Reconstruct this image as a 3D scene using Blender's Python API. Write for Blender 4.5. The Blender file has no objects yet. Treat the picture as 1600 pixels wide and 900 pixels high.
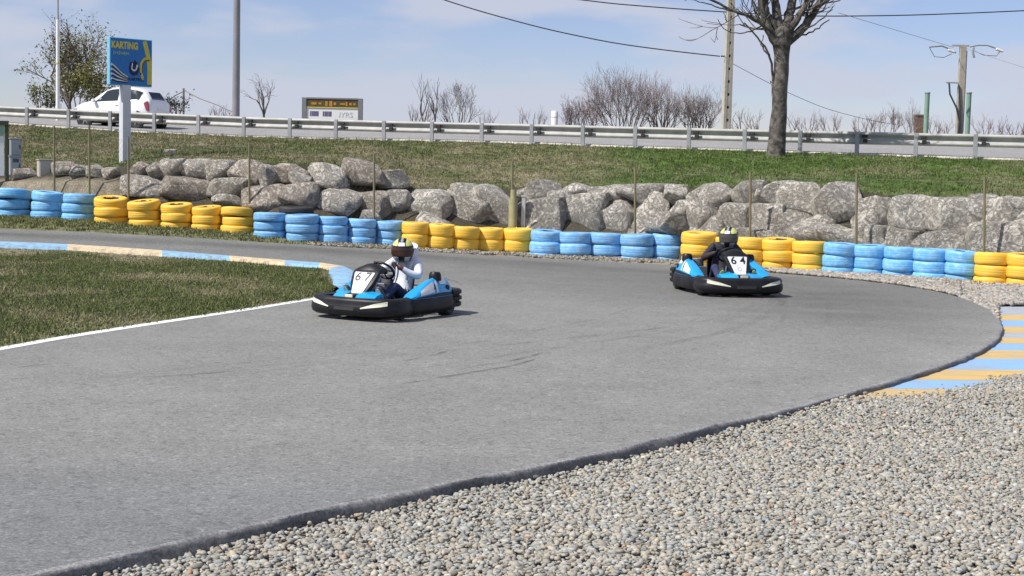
import bpy, bmesh, math, random
import numpy as np
from mathutils import Vector, Matrix, noise as mnoise
R = math.radians
random.seed(7); rng = np.random.default_rng(7)
SC = bpy.context.scene
COL = SC.collection
# ---------------------------------------------------------------- camera
F = 2300.0; EYE = 2.0; ROLL = R(1.4); PITCH = math.atan(185*math.cos(R(1.4))/F)
fw = Vector((0, math.cos(PITCH), -math.sin(PITCH)))
r0 = Vector((1, 0, 0)); u0 = Vector((0, math.sin(PITCH), math.cos(PITCH)))
rt = r0*math.cos(ROLL) + u0*math.sin(ROLL)
up = -r0*math.sin(ROLL) + u0*math.cos(ROLL)
cam = bpy.data.cameras.new('camera'); cam_o = bpy.data.objects.new('camera', cam); COL.objects.link(cam_o)
cam.sensor_width = 36; cam.lens = 36*F/1600; cam.clip_end = 3000; cam.clip_start = 0.1
cam_o.matrix_world = Matrix(((rt.x, up.x, -fw.x, 0), (rt.y, up.y, -fw.y, 0), (rt.z, up.z, -fw.z, EYE), (0, 0, 0, 1)))
SC.camera = cam_o
# ---------------------------------------------------------------- sun, sky, exposure
SUN_EL = R(50); SUN_AZ = math.atan2(-0.89, -0.45)          # azimuth of the sun, measured from +Y towards +X
sun_dir = Vector((math.sin(SUN_AZ)*math.cos(SUN_EL), math.cos(SUN_AZ)*math.cos(SUN_EL), math.sin(SUN_EL)))
sl = bpy.data.lights.new('sun', 'SUN'); sl.energy = 3.6; sl.angle = R(0.53); sl.color = (1, 0.95, 0.88)
so = bpy.data.objects.new('sun', sl); COL.objects.link(so)
so.rotation_euler = (-sun_dir).to_track_quat('-Z', 'Y').to_euler()
world = bpy.data.worlds.new('World'); SC.world = world; world.use_nodes = True
wn = world.node_tree.nodes; wl = world.node_tree.links; wn.clear()
w_out = wn.new('ShaderNodeOutputWorld'); w_bg = wn.new('ShaderNodeBackground'); w_bg.inputs[1].default_value = 0.1
sky = wn.new('ShaderNodeTexSky'); sky.sky_type = 'NISHITA'; sky.sun_disc = False
sky.sun_elevation = SUN_EL; sky.sun_rotation = SUN_AZ % (2*math.pi); sky.altitude = 200; sky.air_density = 1.0; sky.dust_density = 0.35; sky.ozone_density = 2.0
w_tc = wn.new('ShaderNodeTexCoord'); w_map = wn.new('ShaderNodeMapping'); w_map.inputs['Scale'].default_value = (6.5, 6.5, 24)
w_n = wn.new('ShaderNodeTexNoise'); w_n.inputs['Scale'].default_value = 1.0; w_n.inputs['Detail'].default_value = 5; w_n.inputs['Roughness'].default_value = 0.5
w_r = wn.new('ShaderNodeMapRange'); w_r.inputs['From Min'].default_value = 0.40; w_r.inputs['From Max'].default_value = 0.60; w_r.inputs['To Max'].default_value = 0.85
w_r.interpolation_type = 'SMOOTHSTEP'
w_tint = wn.new('ShaderNodeMix'); w_tint.data_type = 'RGBA'; w_tint.blend_type = 'MULTIPLY'; w_tint.inputs['Factor'].default_value = 1.0
w_tint.inputs['B'].default_value = (0.655, 0.625, 0.77, 1)
w_mix = wn.new('ShaderNodeMix'); w_mix.data_type = 'RGBA'; w_mix.inputs['B'].default_value = (3.75, 3.95, 4.7, 1)
wl.new(w_tc.outputs['Generated'], w_map.inputs['Vector']); wl.new(w_map.outputs[0], w_n.inputs['Vector'])
wl.new(w_n.outputs['Fac'], w_r.inputs['Value']); wl.new(w_r.outputs[0], w_mix.inputs['Factor'])
wl.new(sky.outputs[0], w_tint.inputs['A']); wl.new(w_tint.outputs['Result'], w_mix.inputs['A'])
wl.new(w_mix.outputs['Result'], w_bg.inputs[0]); wl.new(w_bg.outputs[0], w_out.inputs[0])
SC.view_settings.view_transform = 'Standard'; SC.view_settings.look = 'None'
SC.view_settings.exposure = 0.65; SC.view_settings.gamma = 1.0; SC.view_settings.use_curve_mapping = False
SC.render.engine = 'CYCLES'
SC.cycles.max_bounces = 6; SC.cycles.use_denoising = True

# ---------------------------------------------------------------- projection helpers: a pixel of the photo (1600x900) to a place
def sm(t): t = max(0.0, min(1.0, t)); return t*t*(3-2*t)
def rise(x, y): return 0.45*sm((2-x)/13)*sm((y-28)/9)
def ray(px, py): return fw*F + rt*(px-800) - up*(py-450)
def P(px, py, Y): d = ray(px, py); return Vector((0, 0, EYE)) + d*(Y/d.y)
def G(px, py, dz=0.0):
    d = ray(px, py); z = dz; p = None
    for _ in range(40):
        t = (z-EYE)/d.z; p = Vector((0, 0, EYE)) + d*t
        z = 0.5*z + 0.5*(rise(p.x, p.y)+dz)
    return p
def lerp_tab(tab, x):
    xs = [a for a, _ in tab]; ys = [b for _, b in tab]
    return float(np.interp(x, xs, ys))

# ---------------------------------------------------------------- materials
def nt(name):
    m = bpy.data.materials.new(name); m.use_nodes = True
    n = m.node_tree.nodes; b = n['Principled BSDF']; return m, n, m.node_tree.links, b
def mat(name, c, rough=0.6, c2=None, scale=8, detail=4, bump=0.0, bscale=None, metal=0.0, coord='Object', lo=0.35, hi=0.65, coat=0.0, rand=0.0, spec=0.5):
    m, n, l, b = nt(name)
    b.inputs['Roughness'].default_value = rough; b.inputs['Metallic'].default_value = metal
    b.inputs['Coat Weight'].default_value = coat; b.inputs['Specular IOR Level'].default_value = spec
    if c2 is None: c2 = tuple(x*0.82 for x in c)
    tc = n.new('ShaderNodeTexCoord'); nz = n.new('ShaderNodeTexNoise'); nz.inputs['Scale'].default_value = scale; nz.inputs['Detail'].default_value = detail
    nz.inputs['Roughness'].default_value = 0.6
    vec = tc.outputs[coord]
    if rand:
        oi = n.new('ShaderNodeObjectInfo'); ad = n.new('ShaderNodeVectorMath'); ad.operation = 'ADD'
        mu = n.new('ShaderNodeMath'); mu.operation = 'MULTIPLY'; mu.inputs[1].default_value = 40
        l.new(oi.outputs['Random'], mu.inputs[0]); l.new(vec, ad.inputs[0]); l.new(mu.outputs[0], ad.inputs[1]); vec = ad.outputs[0]
    l.new(vec, nz.inputs['Vector'])
    mr = n.new('ShaderNodeMapRange'); mr.inputs['From Min'].default_value = lo; mr.inputs['From Max'].default_value = hi
    mx = n.new('ShaderNodeMix'); mx.data_type = 'RGBA'; mx.inputs['A'].default_value = (*c, 1); mx.inputs['B'].default_value = (*c2, 1)
    l.new(nz.outputs['Fac'], mr.inputs['Value']); l.new(mr.outputs[0], mx.inputs['Factor'])
    out = mx.outputs['Result']
    if rand:
        h = n.new('ShaderNodeHueSaturation'); mr2 = n.new('ShaderNodeMapRange'); mr2.inputs['To Min'].default_value = 1-rand; mr2.inputs['To Max'].default_value = 1+rand
        l.new(oi.outputs['Random'], mr2.inputs['Value']); l.new(mr2.outputs[0], h.inputs['Value']); l.new(out, h.inputs['Color']); out = h.outputs[0]
    l.new(out, b.inputs['Base Color'])
    if bump:
        n2 = n.new('ShaderNodeTexNoise'); n2.inputs['Scale'].default_value = bscale or scale*4; n2.inputs['Detail'].default_value = 5
        l.new(vec, n2.inputs['Vector']); bp = n.new('ShaderNodeBump'); bp.inputs['Strength'].default_value = bump; bp.inputs['Distance'].default_value = 0.03
        l.new(n2.outputs['Fac'], bp.inputs['Height']); l.new(bp.outputs[0], b.inputs['Normal'])
    return m
def attr_mat(name, rough=0.8, attr='col', var=0.15, scale=3, bump=0.0, bscale=20, spec=0.3, speck=0.0, sscale=60, chips=0.0):
    m, n, l, b = nt(name); b.inputs['Roughness'].default_value = rough; b.inputs['Specular IOR Level'].default_value = spec
    a = n.new('ShaderNodeVertexColor'); a.layer_name = attr
    tc = n.new('ShaderNodeTexCoord'); nz = n.new('ShaderNodeTexNoise'); nz.inputs['Scale'].default_value = scale; nz.inputs['Detail'].default_value = 6; nz.inputs['Roughness'].default_value = 0.65
    l.new(tc.outputs['Object'], nz.inputs['Vector'])
    mr = n.new('ShaderNodeMapRange'); mr.inputs['From Min'].default_value = 0.3; mr.inputs['From Max'].default_value = 0.7
    mr.inputs['To Min'].default_value = 1-var; mr.inputs['To Max'].default_value = 1+var; l.new(nz.outputs['Fac'], mr.inputs['Value'])
    mu = n.new('ShaderNodeVectorMath'); mu.operation = 'SCALE'; l.new(a.outputs['Color'], mu.inputs[0]); l.new(mr.outputs[0], mu.inputs['Scale'])
    out = mu.outputs[0]
    if speck:
        n3 = n.new('ShaderNodeTexNoise'); n3.inputs['Scale'].default_value = sscale; n3.inputs['Detail'].default_value = 4; n3.inputs['Roughness'].default_value = 0.85
        l.new(tc.outputs['Object'], n3.inputs['Vector'])
        m3 = n.new('ShaderNodeMapRange'); m3.inputs['From Min'].default_value = 0.40; m3.inputs['From Max'].default_value = 0.60
        m3.inputs['To Min'].default_value = 1-speck; m3.inputs['To Max'].default_value = 1+speck; l.new(n3.outputs['Fac'], m3.inputs['Value'])
        mu2 = n.new('ShaderNodeVectorMath'); mu2.operation = 'SCALE'; l.new(out, mu2.inputs[0]); l.new(m3.outputs[0], mu2.inputs['Scale']); out = mu2.outputs[0]
    for csc in ((45.0, 24.0) if chips else ()):
        vo = n.new('ShaderNodeTexVoronoi'); vo.inputs['Scale'].default_value = csc; l.new(tc.outputs['Object'], vo.inputs['Vector'])
        sx = n.new('ShaderNodeSeparateColor'); l.new(vo.outputs['Color'], sx.inputs[0])
        cr = n.new('ShaderNodeValToRGB'); e = cr.color_ramp.elements; cr.color_ramp.interpolation = 'CONSTANT'
        e[0].position = 0.0; e[0].color = (1-chips,)*3+(1,); e[1].position = 0.07; e[1].color = (0.96,)*3+(1,)
        for ps, vv in ((0.35, 1.0), (0.7, 1.05), (0.93, 1+chips*0.9)):
            q = e.new(ps); q.color = (vv, vv, vv, 1)
        l.new(sx.outputs[0], cr.inputs[0]); m4 = n.new('ShaderNodeVectorMath'); m4.operation = 'MULTIPLY'; l.new(out, m4.inputs[0]); l.new(cr.outputs[0], m4.inputs[1]); out = m4.outputs[0]
    l.new(out, b.inputs['Base Color'])
    if bump:
        n2 = n.new('ShaderNodeTexNoise'); n2.inputs['Scale'].default_value = bscale; n2.inputs['Detail'].default_value = 5
        l.new(tc.outputs['Object'], n2.inputs['Vector']); bp = n.new('ShaderNodeBump'); bp.inputs['Strength'].default_value = bump; bp.inputs['Distance'].default_value = 0.03
        l.new(n2.outputs['Fac'], bp.inputs['Height']); l.new(bp.outputs[0], b.inputs['Normal'])
    return m

# ---------------------------------------------------------------- object helpers
def link(name, me, m=None, parent=None):
    o = bpy.data.objects.new(name, me); COL.objects.link(o)
    if m is not None:
        for q in (m if isinstance(m, (list, tuple)) else [m]): me.materials.append(q)
    if parent is not None: o.parent = parent
    return o
def tag(o, label=None, cat=None, group=None, kind=None):
    if label: o['label'] = label
    if cat: o['category'] = cat
    if group: o['group'] = group
    if kind: o['kind'] = kind
    return o
def empty(name, loc=(0, 0, 0), rz=0.0):
    o = bpy.data.objects.new(name, None); COL.objects.link(o); o.location = loc; o.rotation_euler = (0, 0, rz); o.empty_display_size = 0.2
    return o
def np_mesh(name, V, T, cols=None, smooth=False, mi=None):
    V = np.asarray(V, dtype=np.float32); T = np.asarray(T, dtype=np.int32); k = T.shape[1]
    me = bpy.data.meshes.new(name)
    me.vertices.add(len(V)); me.vertices.foreach_set('co', V.ravel())
    me.loops.add(T.size); me.loops.foreach_set('vertex_index', T.ravel())
    me.polygons.add(len(T)); me.polygons.foreach_set('loop_start', np.arange(len(T), dtype=np.int32)*k)
    me.polygons.foreach_set('loop_total', np.full(len(T), k, dtype=np.int32))
    if smooth: me.polygons.foreach_set('use_smooth', np.ones(len(T), dtype=bool))
    if mi is not None: me.polygons.foreach_set('material_index', np.asarray(mi, dtype=np.int32))
    me.update(calc_edges=True)
    if cols is not None:
        c = np.ones((len(V), 4), dtype=np.float32); c[:, :3] = cols
        a = me.color_attributes.new('col', 'FLOAT_COLOR', 'POINT'); a.data.foreach_set('color', c.ravel())
    return me
def grid_faces(nr, nc):
    i = np.arange(nr-1)[:, None]*nc + np.arange(nc-1)[None, :]
    return np.stack([i, i+1, i+1+nc, i+nc], axis=-1).reshape(-1, 4)
class MB:
    """collects shapes into one mesh"""
    def __init__(s): s.v = []; s.f = []; s.mi = []; s.cur = 0
    def add(s, vs, fs):
        k = len(s.v); s.v += [tuple(v) for v in vs]; s.f += [tuple(i+k for i in f) for f in fs]; s.mi += [s.cur]*len(fs); return s
    def box(s, c, size, rot=None, taper=1.0):
        x, y, z = (q/2 for q in size); vs = []
        for dz in (-z, z):
            t = taper if dz > 0 else 1.0
            for a, b in ((-x, -y), (x, -y), (x, y), (-x, y)):
                v = Vector((a*t, b*t, dz)); v = rot @ v if rot else v; vs.append(v+Vector(c))
        return s.add(vs, [(3, 2, 1, 0), (4, 5, 6, 7), (0, 1, 5, 4), (1, 2, 6, 5), (2, 3, 7, 6), (3, 0, 4, 7)])
    def tube(s, pts, rad, n=8, cap=True):
        pts = [Vector(p) for p in pts]; rad = rad if isinstance(rad, (list, tuple)) else [rad]*len(pts)
        k = len(pts); vs = []; fs = []; ref = None
        for i, p in enumerate(pts):
            t = (pts[min(i+1, k-1)]-pts[max(i-1, 0)]); t = t.normalized() if t.length > 1e-9 else Vector((0, 0, 1))
            if ref is None: ref = Vector((0, 0, 1)) if abs(t.z) < 0.9 else Vector((1, 0, 0))
            a = ref - t*ref.dot(t); a = a.normalized() if a.length > 1e-6 else t.orthogonal().normalized()
            b = t.cross(a); ref = a
            for j in range(n):
                q = 2*math.pi*j/n; vs.append(p + (a*math.cos(q)+b*math.sin(q))*rad[i])
        for i in range(k-1):
            for j in range(n): fs.append((i*n+j, i*n+(j+1) % n, (i+1)*n+(j+1) % n, (i+1)*n+j))
        if cap: fs += [tuple(range(n))[::-1], tuple((k-1)*n+j for j in range(n))]
        return s.add(vs, fs)
    def lathe(s, prof, n=24, axis='z', c=(0, 0, 0), close=False):
        vs = []; fs = []; k = len(prof)
        for j in range(n):
            q = 2*math.pi*j/n
            for r_, h in prof:
                v = (r_*math.cos(q), r_*math.sin(q), h)
                if axis == 'y': v = (v[0], h, v[1])
                if axis == 'x': v = (h, v[0], v[1])
                vs.append((v[0]+c[0], v[1]+c[1], v[2]+c[2]))
        m = k if close else k-1
        for j in range(n):
            for i in range(m):
                a = j*k+i; b = j*k+(i+1) % k; d = ((j+1) % n)*k+i; e = ((j+1) % n)*k+(i+1) % k
                fs.append((a, d, e, b) if axis != 'y' else (a, b, e, d))
        return s.add(vs, fs)
    def prism(s, poly, y0, y1, inset=None):
        """poly in xz, extruded along y; inset scales the y1 side about its centroid"""
        k = len(poly); cx = sum(p[0] for p in poly)/k; cz = sum(p[1] for p in poly)/k; t = inset or 1
        vs = [(x, y0, z) for x, z in poly] + [(cx+(x-cx)*t, y1, cz+(z-cz)*t) for x, z in poly]
        fs = [tuple(range(k)), tuple(range(2*k-1, k-1, -1))] + [(i, k+i, k+(i+1) % k, (i+1) % k) for i in range(k)]
        return s.add(vs, fs)
    def sheet(s, rows):
        nc = len(rows[0]); return s.add([p for r_ in rows for p in r_], [tuple(f) for f in grid_faces(len(rows), nc)])
    def mesh(s, name, smooth=False, bevel=0.0, weld=False, fix=True, seg=2, angle=40):
        me = bpy.data.meshes.new(name); me.from_pydata(s.v, [], s.f); me.update()
        me.polygons.foreach_set('material_index', np.array(s.mi, dtype=np.int32))
        bm = bmesh.new(); bm.from_mesh(me)
        if weld: bmesh.ops.remove_doubles(bm, verts=bm.verts, dist=1e-5)
        if fix: bmesh.ops.recalc_face_normals(bm, faces=bm.faces)
        if bevel:
            es = [e for e in bm.edges if len(e.link_faces) == 2 and e.calc_face_angle(0) > R(30)]
            bmesh.ops.bevel(bm, geom=es, offset=bevel, segments=seg, affect='EDGES', profile=0.5, clamp_overlap=True)
        for f in bm.faces: f.smooth = bool(smooth)
        if smooth:
            for e in bm.edges:
                if len(e.link_faces) == 2 and e.calc_face_angle(0) > R(angle): e.smooth = False
        bm.to_mesh(me); bm.free(); return me
    def build(s, name, m, parent=None, **k): return link(name, s.mesh(name, **k), m, parent)
def subsurf(o, lv=2):
    m = o.modifiers.new('Subdivision', 'SUBSURF'); m.levels = lv; m.render_levels = lv; return o
def bake(o):
    """evaluate an object's modifiers into its mesh"""
    dg = bpy.context.evaluated_depsgraph_get(); ev = o.evaluated_get(dg)
    me = bpy.data.meshes.new_from_object(ev, depsgraph=dg); o.modifiers.clear(); o.data = me; return o
def text_obj(name, s, size, m, parent, mw, extrude=0.002, shear=0.0, bold=0.0, align='CENTER'):
    cu = bpy.data.curves.new(name, 'FONT'); cu.body = s; cu.size = size; cu.extrude = extrude; cu.align_x = align; cu.align_y = 'CENTER'; cu.shear = shear; cu.offset = bold
    t = bpy.data.objects.new('temp_text', cu); COL.objects.link(t)
    dg = bpy.context.evaluated_depsgraph_get(); dg.update(); me = bpy.data.meshes.new_from_object(t.evaluated_get(dg), depsgraph=dg)
    bpy.data.objects.remove(t); me.materials.clear(); me.transform(mw)
    return link(name, me, m, parent)

# ================================================================ THE SETTING
OUT = [(-500, 1008), (-200, 946), (50, 893), (240, 853), (400, 815), (545, 783), (660, 760), (760, 740), (860, 721), (960, 700), (1040, 680), (1100, 665), (1180, 648), (1250, 632), (1345, 606), (1400, 590), (1440, 578), (1490, 562), (1530, 545), (1555, 528), (1562, 512), (1560, 500), (1550, 487), (1530, 476), (1495, 463), (1460, 455), (1400, 445), (1350, 439), (1290, 433), (1250, 430), (1150, 421), (1080, 416), (1000, 411), (900, 406.5), (800, 401), (700, 395), (600, 389.5), (500, 384), (400, 378), (300, 371.5), (200, 366), (100, 361.5), (0, 358), (-150, 352), (-300, 347)]
INN = [(-500, 634), (-200, 580), (0, 545), (100, 527), (200, 511.5), (300, 496.5), (400, 481.5), (500, 465), (535, 458), (552, 450), (560, 441), (560, 431), (553, 424), (540, 418), (505, 413), (452, 409), (368, 402.5), (253, 393), (115, 384), (0, 379), (-150, 371), (-300, 364)]
def resample(pts, n):
    pts = [Vector(p) for p in pts]; L = [0]
    for a, b in zip(pts, pts[1:]): L.append(L[-1]+(b-a).length)
    out = []
    for i in range(n):
        s = L[-1]*i/(n-1); k = min(max(np.searchsorted(L, s)-1, 0), len(pts)-2)
        t = (s-L[k])/max(1e-9, L[k+1]-L[k]); out.append(pts[k].lerp(pts[k+1], t))
    return out
def smooth_pts(pts, it=3):
    pts = [p.copy() for p in pts]
    for _ in range(it): pts = [pts[0]] + [(pts[i-1]+2*pts[i]+pts[i+1])/4 for i in range(1, len(pts)-1)] + [pts[-1]]
    return pts
oi = OUT.index((1562, 512)); ii = INN.index((560, 431))
NH = 170
def two_half(pts, k): 
    W_ = [G(*p) for p in pts]
    return smooth_pts(resample(W_[:k+1], NH) + resample(W_[k:], NH)[1:], 2)
outer = two_half(OUT, oi); inner = two_half(INN, ii)
NT = len(outer); NA = 24
rows = []; cols = []
for i in range(NT):
    row = []
    for j in range(NA+1):
        t = j/NA; p = inner[i].lerp(outer[i], t); p.z = rise(p.x, p.y)
        u = i/(NT-1)
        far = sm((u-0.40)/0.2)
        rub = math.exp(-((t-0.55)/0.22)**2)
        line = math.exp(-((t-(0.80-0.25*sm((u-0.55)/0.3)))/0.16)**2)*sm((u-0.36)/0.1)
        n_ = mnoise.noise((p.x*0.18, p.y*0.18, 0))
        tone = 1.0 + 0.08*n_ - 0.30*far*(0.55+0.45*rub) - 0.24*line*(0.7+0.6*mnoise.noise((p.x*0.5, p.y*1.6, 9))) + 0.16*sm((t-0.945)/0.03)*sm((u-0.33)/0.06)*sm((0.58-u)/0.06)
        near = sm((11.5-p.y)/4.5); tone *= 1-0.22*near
        warm = 1.0 - 0.03*near
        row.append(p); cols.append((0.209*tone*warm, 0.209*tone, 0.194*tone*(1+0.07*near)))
    rows.append(row)
V = np.array([tuple(p) for r_ in rows for p in r_]); T = grid_faces(NT, NA+1)
# skirt and rounded lip along the outer edge
nrm = []
for i in range(NT):
    t = (outer[min(i+3, NT-1)]-outer[max(i-3, 0)]); n_ = Vector((t.y, -t.x, 0)).normalized()
    if n_.dot(outer[i]-inner[i]) < 0: n_ = -n_
    nrm.append(n_)
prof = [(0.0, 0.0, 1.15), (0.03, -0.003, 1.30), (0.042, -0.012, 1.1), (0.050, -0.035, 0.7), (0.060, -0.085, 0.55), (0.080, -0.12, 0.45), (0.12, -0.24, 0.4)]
lip = []; lc = []
for i in range(NT):
    for k, (a, b, c) in enumerate(prof):
        q_ = outer[i]; p = q_ + nrm[i]*(a*(1+0.3*mnoise.noise((q_.x*4, q_.y*4, k*0.5)))+(0 if k == 0 else 0.020*mnoise.fractal((q_.x*2.2, q_.y*2.2, k*0.25), 0.7, 2.2, 4)+(0.012*mnoise.noise((q_.x*14, q_.y*14, k)) if k > 1 else 0))); z = rise(outer[i].x, outer[i].y)+b+ (0.010*mnoise.noise((outer[i].x*5, outer[i].y*5, k)) if 0 < k < 6 else 0)
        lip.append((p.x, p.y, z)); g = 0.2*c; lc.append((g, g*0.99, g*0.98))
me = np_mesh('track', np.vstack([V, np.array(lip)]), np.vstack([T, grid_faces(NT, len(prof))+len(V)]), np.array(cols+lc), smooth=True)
# make normals point up
bm = bmesh.new(); bm.from_mesh(me); bmesh.ops.recalc_face_normals(bm, faces=bm.faces)
if sum(f.normal.z for f in bm.faces) < 0: bmesh.ops.reverse_faces(bm, faces=bm.faces)
bm.to_mesh(me); bm.free()
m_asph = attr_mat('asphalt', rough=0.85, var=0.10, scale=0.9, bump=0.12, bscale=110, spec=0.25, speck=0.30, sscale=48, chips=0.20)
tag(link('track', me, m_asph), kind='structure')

# base ground, one sheet to the horizon
m_earth = mat('bare_earth', (0.15, 0.125, 0.09), 0.95, (0.09, 0.085, 0.05), scale=0.6, bump=0.4, bscale=8)
b = MB(); b.sheet([[(-900, -300, -0.42), (900, -300, -0.42)], [(-900, 1500, -0.42), (900, 1500, -0.42)]])
tag(b.build('ground', m_earth, fix=False), kind='structure')

# stacks of the tyre wall: centre px, width px, top y, base y, row step px
RUNS = [
 ('blue', 'leftmost blue run', [(20, 54, 297, 340, 15.3), (74, 50, 300, 343, 15), (123, 50, 304, 346, 15)]),
 ('yellow', 'leftmost yellow run', [(174, 52, 309, 350, 15), (226, 51, 314, 355, 14.6), (277, 50, 319, 358, 14.2), (324, 47, 323, 361, 13.8), (371, 50, 326, 365, 13.8)]),
 ('blue', 'second blue run from left', [(421, 49, 333, 373, 14), (471, 50, 336, 378, 14.2), (519, 47, 339, 380, 14.2), (564, 46, 343, 382, 14), (609, 46, 346, 384, 13.8)]),
 ('yellow', 'yellow run behind the first driver', [(650, 41, 348, 388, 18.5), (689, 41, 351, 390, 18.5), (727, 41, 355, 392, 18.3), (766, 43, 357, 393, 18), (808, 45, 358, 395, 18)]),
 ('blue', 'blue run between the two karts', [(853, 48, 361, 399, 17.6), (899, 47, 364, 401, 17.6), (946, 49, 365, 402, 17.6), (995, 50, 367, 405, 17.6), (1043, 47, 367, 406, 17.6)]),
 ('yellow', 'yellow run behind the second kart', [(1090, 51, 364, 416, 18.2), (1131, 44, 371, 417, 18), (1173, 44, 372, 419, 17.8), (1215, 50, 374, 421, 18), (1264, 50, 378, 424, 18)]),
 ('blue', 'rightmost blue run', [(1311, 49, 381, 428, 18.4), (1357, 49, 384, 430, 18.6), (1405, 50, 387, 433, 18.6), (1453, 50, 390, 436, 18.7), (1501, 49, 393, 439, 18.7)]),
 ('yellow', 'rightmost yellow run', [(1550, 52, 396, 443, 19), (1600, 51, 398, 446, 19)])]
allst = [s for r_ in RUNS for s in r_[2]]
TB = [(-400, 318)] + [(s[0], s[3]) for s in allst] + [(2000, 470)]
_tyY = {}
def tyY(px):
    k = round(px)
    if k not in _tyY: _tyY[k] = G(px, lerp_tab(TB, px)).y
    return _tyY[k]
tyY_tab = [(x, tyY(x)) for x in range(-400, 2001, 25)]
def TY(px): return lerp_tab(tyY_tab, px)
def railY(px): return 1/(0.02+3.204e-6*(px-241))
RAIL_TOP = [(-400, 147), (0, 165.5), (241, 176.5), (400, 183), (600, 188.5), (800, 193), (1000, 198), (1200, 202.5), (1430, 207.5), (1600, 211), (2000, 220)]
RAIL_BASE = [(-400, 180), (0, 196), (107, 203), (241, 211), (381, 217), (525, 220.5), (675, 223), (831, 227), (993, 233.5), (1164, 238.5), (1340, 245), (1525, 251), (1700, 257), (2000, 267)]
FOOT = [(-400, 282), (0, 284), (150, 284), (190, 290), (210, 306), (400, 328), (520, 334), (640, 345), (800, 358), (1000, 364), (1150, 372), (1300, 384), (1600, 402), (2000, 410)]
RTOP = [(-400, 262), (0, 266), (60, 262), (100, 258), (160, 262), (200, 254), (300, 250), (400, 252), (570, 256), (600, 268), (635, 290), (700, 293), (790, 292), (830, 288), (1000, 290), (1200, 287), (1300, 291), (1400, 304), (1500, 311), (1600, 314), (2000, 318)]
# verge between the far edge of the track and the embankment
far_edge = [(x, y) for x, y in OUT[oi+1:]][::-1]
vr = []; vc = []
pxs = list(range(-300, 1531, 10))
def tox(px):  # edge y at px
    return lerp_tab(far_edge, px)
for px in pxs:
    a = G(px, tox(px)); yb = lerp_tab(TB, px); e = G(px, min(yb-3, tox(px)-4)); e = e + (e-a).normalized()*1.3
    for j in range(9):
        t = -0.06 + 1.06*j/8; p = a.lerp(e, t); h = 0.012*mnoise.noise((p.x*2, p.y*2, 0)) if j > 1 else 0
        p.z = rise(p.x, p.y) - 0.012 + h + 0.03*sm(t*2) - 0.02*(j < 2)
        gr = 1-sm((px-480)/150); st = sm((px-1120)/150)
        n_ = 0.5+0.5*mnoise.noise((p.x*1.3, p.y*1.3, 7))
        c = Vector((0.26, 0.24, 0.20)).lerp(Vector((0.12, 0.13, 0.05)), gr*(0.6+0.4*n_)).lerp(Vector((0.34, 0.31, 0.27)), st)
        vr.append(tuple(p)); vc.append(tuple(c))
m_verge = attr_mat('verge_soil', rough=0.95, var=0.3, scale=4, bump=0.6, bscale=25, speck=0.3, sscale=30)
me = np_mesh('verge', np.array(vr), grid_faces(len(pxs), 9)[:, ::-1], np.array(vc), smooth=True)
tag(link('verge', me, m_verge), kind='structure')

# embankment, from behind the tyres up to the road and a plateau behind it
NSL = 44; er = []; ec = []; bpx = list(range(-420, 2021, 8))
def slope_col(px, t, p):
    n_ = 0.5+0.5*mnoise.fractal((p.x*0.5, p.y*0.5, p.z), 0.9, 2.0, 4)
    green = Vector((0.066, 0.118, 0.020)); dry = Vector((0.215, 0.185, 0.120)); mid = Vector((0.118, 0.122, 0.056))
    g = sm((px-760)/330)
    base = mid.lerp(green, g); k = max(0, min(1, (n_-0.38)*2.4))*(1-0.5*g)
    c = base.lerp(dry, k)
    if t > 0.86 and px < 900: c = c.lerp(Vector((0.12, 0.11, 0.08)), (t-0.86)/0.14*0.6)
    return c
for px in bpx:
    yt = TY(px); rY = railY(px)
    foot = P(px, lerp_tab(FOOT, px), yt+1.35); top = P(px, lerp_tab(RTOP, px)+4, yt+2.6); base = P(px, lerp_tab(RAIL_BASE, px)-1.5, rY-0.15)
    toe = P(px, 400, yt+0.75); toe.z = rise(toe.x, toe.y)-0.05
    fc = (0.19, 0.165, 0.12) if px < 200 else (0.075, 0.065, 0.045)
    col = [(toe, fc), (foot, fc), (foot.lerp(top, 0.5), (0.045, 0.038, 0.028)), (top, (0.05, 0.045, 0.03))]  # soil behind the boulders coloured dark so the gaps between them read as shade
    for k in range(1, NSL+1):
        t = k/NSL; p = top.lerp(base, t); p.z += 0.16*math.sin(math.pi*t)*0.6 + ((0.07*mnoise.noise((p.x*1.1, p.y*1.1, 3))+0.085*abs(mnoise.fractal((p.x*2.6, p.y*2.6, 8), 0.8, 2.1, 3)))*sm((1-t)/0.06))
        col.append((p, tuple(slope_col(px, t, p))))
    dr = Vector((0.321, 0.947, 0))
    rz = base.z
    for off, dz, c in ((0.25, 0.0, (0.42, 0.40, 0.34)), (0.30, 0.075, (0.46, 0.44, 0.38)), (0.75, 0.085, (0.36, 0.35, 0.31)), (4.5, 0.19, (0.27, 0.265, 0.25)), (9.0, 0.56, (0.26, 0.255, 0.24)), (10.5, 0.50, (0.16, 0.16, 0.09)), (12, 0.0, (0.12, 0.12, 0.06)), (14, -0.6, (0.1, 0.11, 0.05)), (120, -0.9, (0.1, 0.11, 0.05)), (130, -3.6, (0.1, 0.11, 0.05))):
        p = base + dr*off; p.z = rz+dz; col.append((p, c))
    for p, c in col: er.append(tuple(p)); ec.append(c)
NC = len(col)
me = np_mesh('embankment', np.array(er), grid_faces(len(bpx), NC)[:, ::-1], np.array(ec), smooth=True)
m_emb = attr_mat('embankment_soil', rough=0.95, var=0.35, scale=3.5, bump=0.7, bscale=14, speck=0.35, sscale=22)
tag(link('embankment', me, m_emb), kind='structure')
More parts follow.
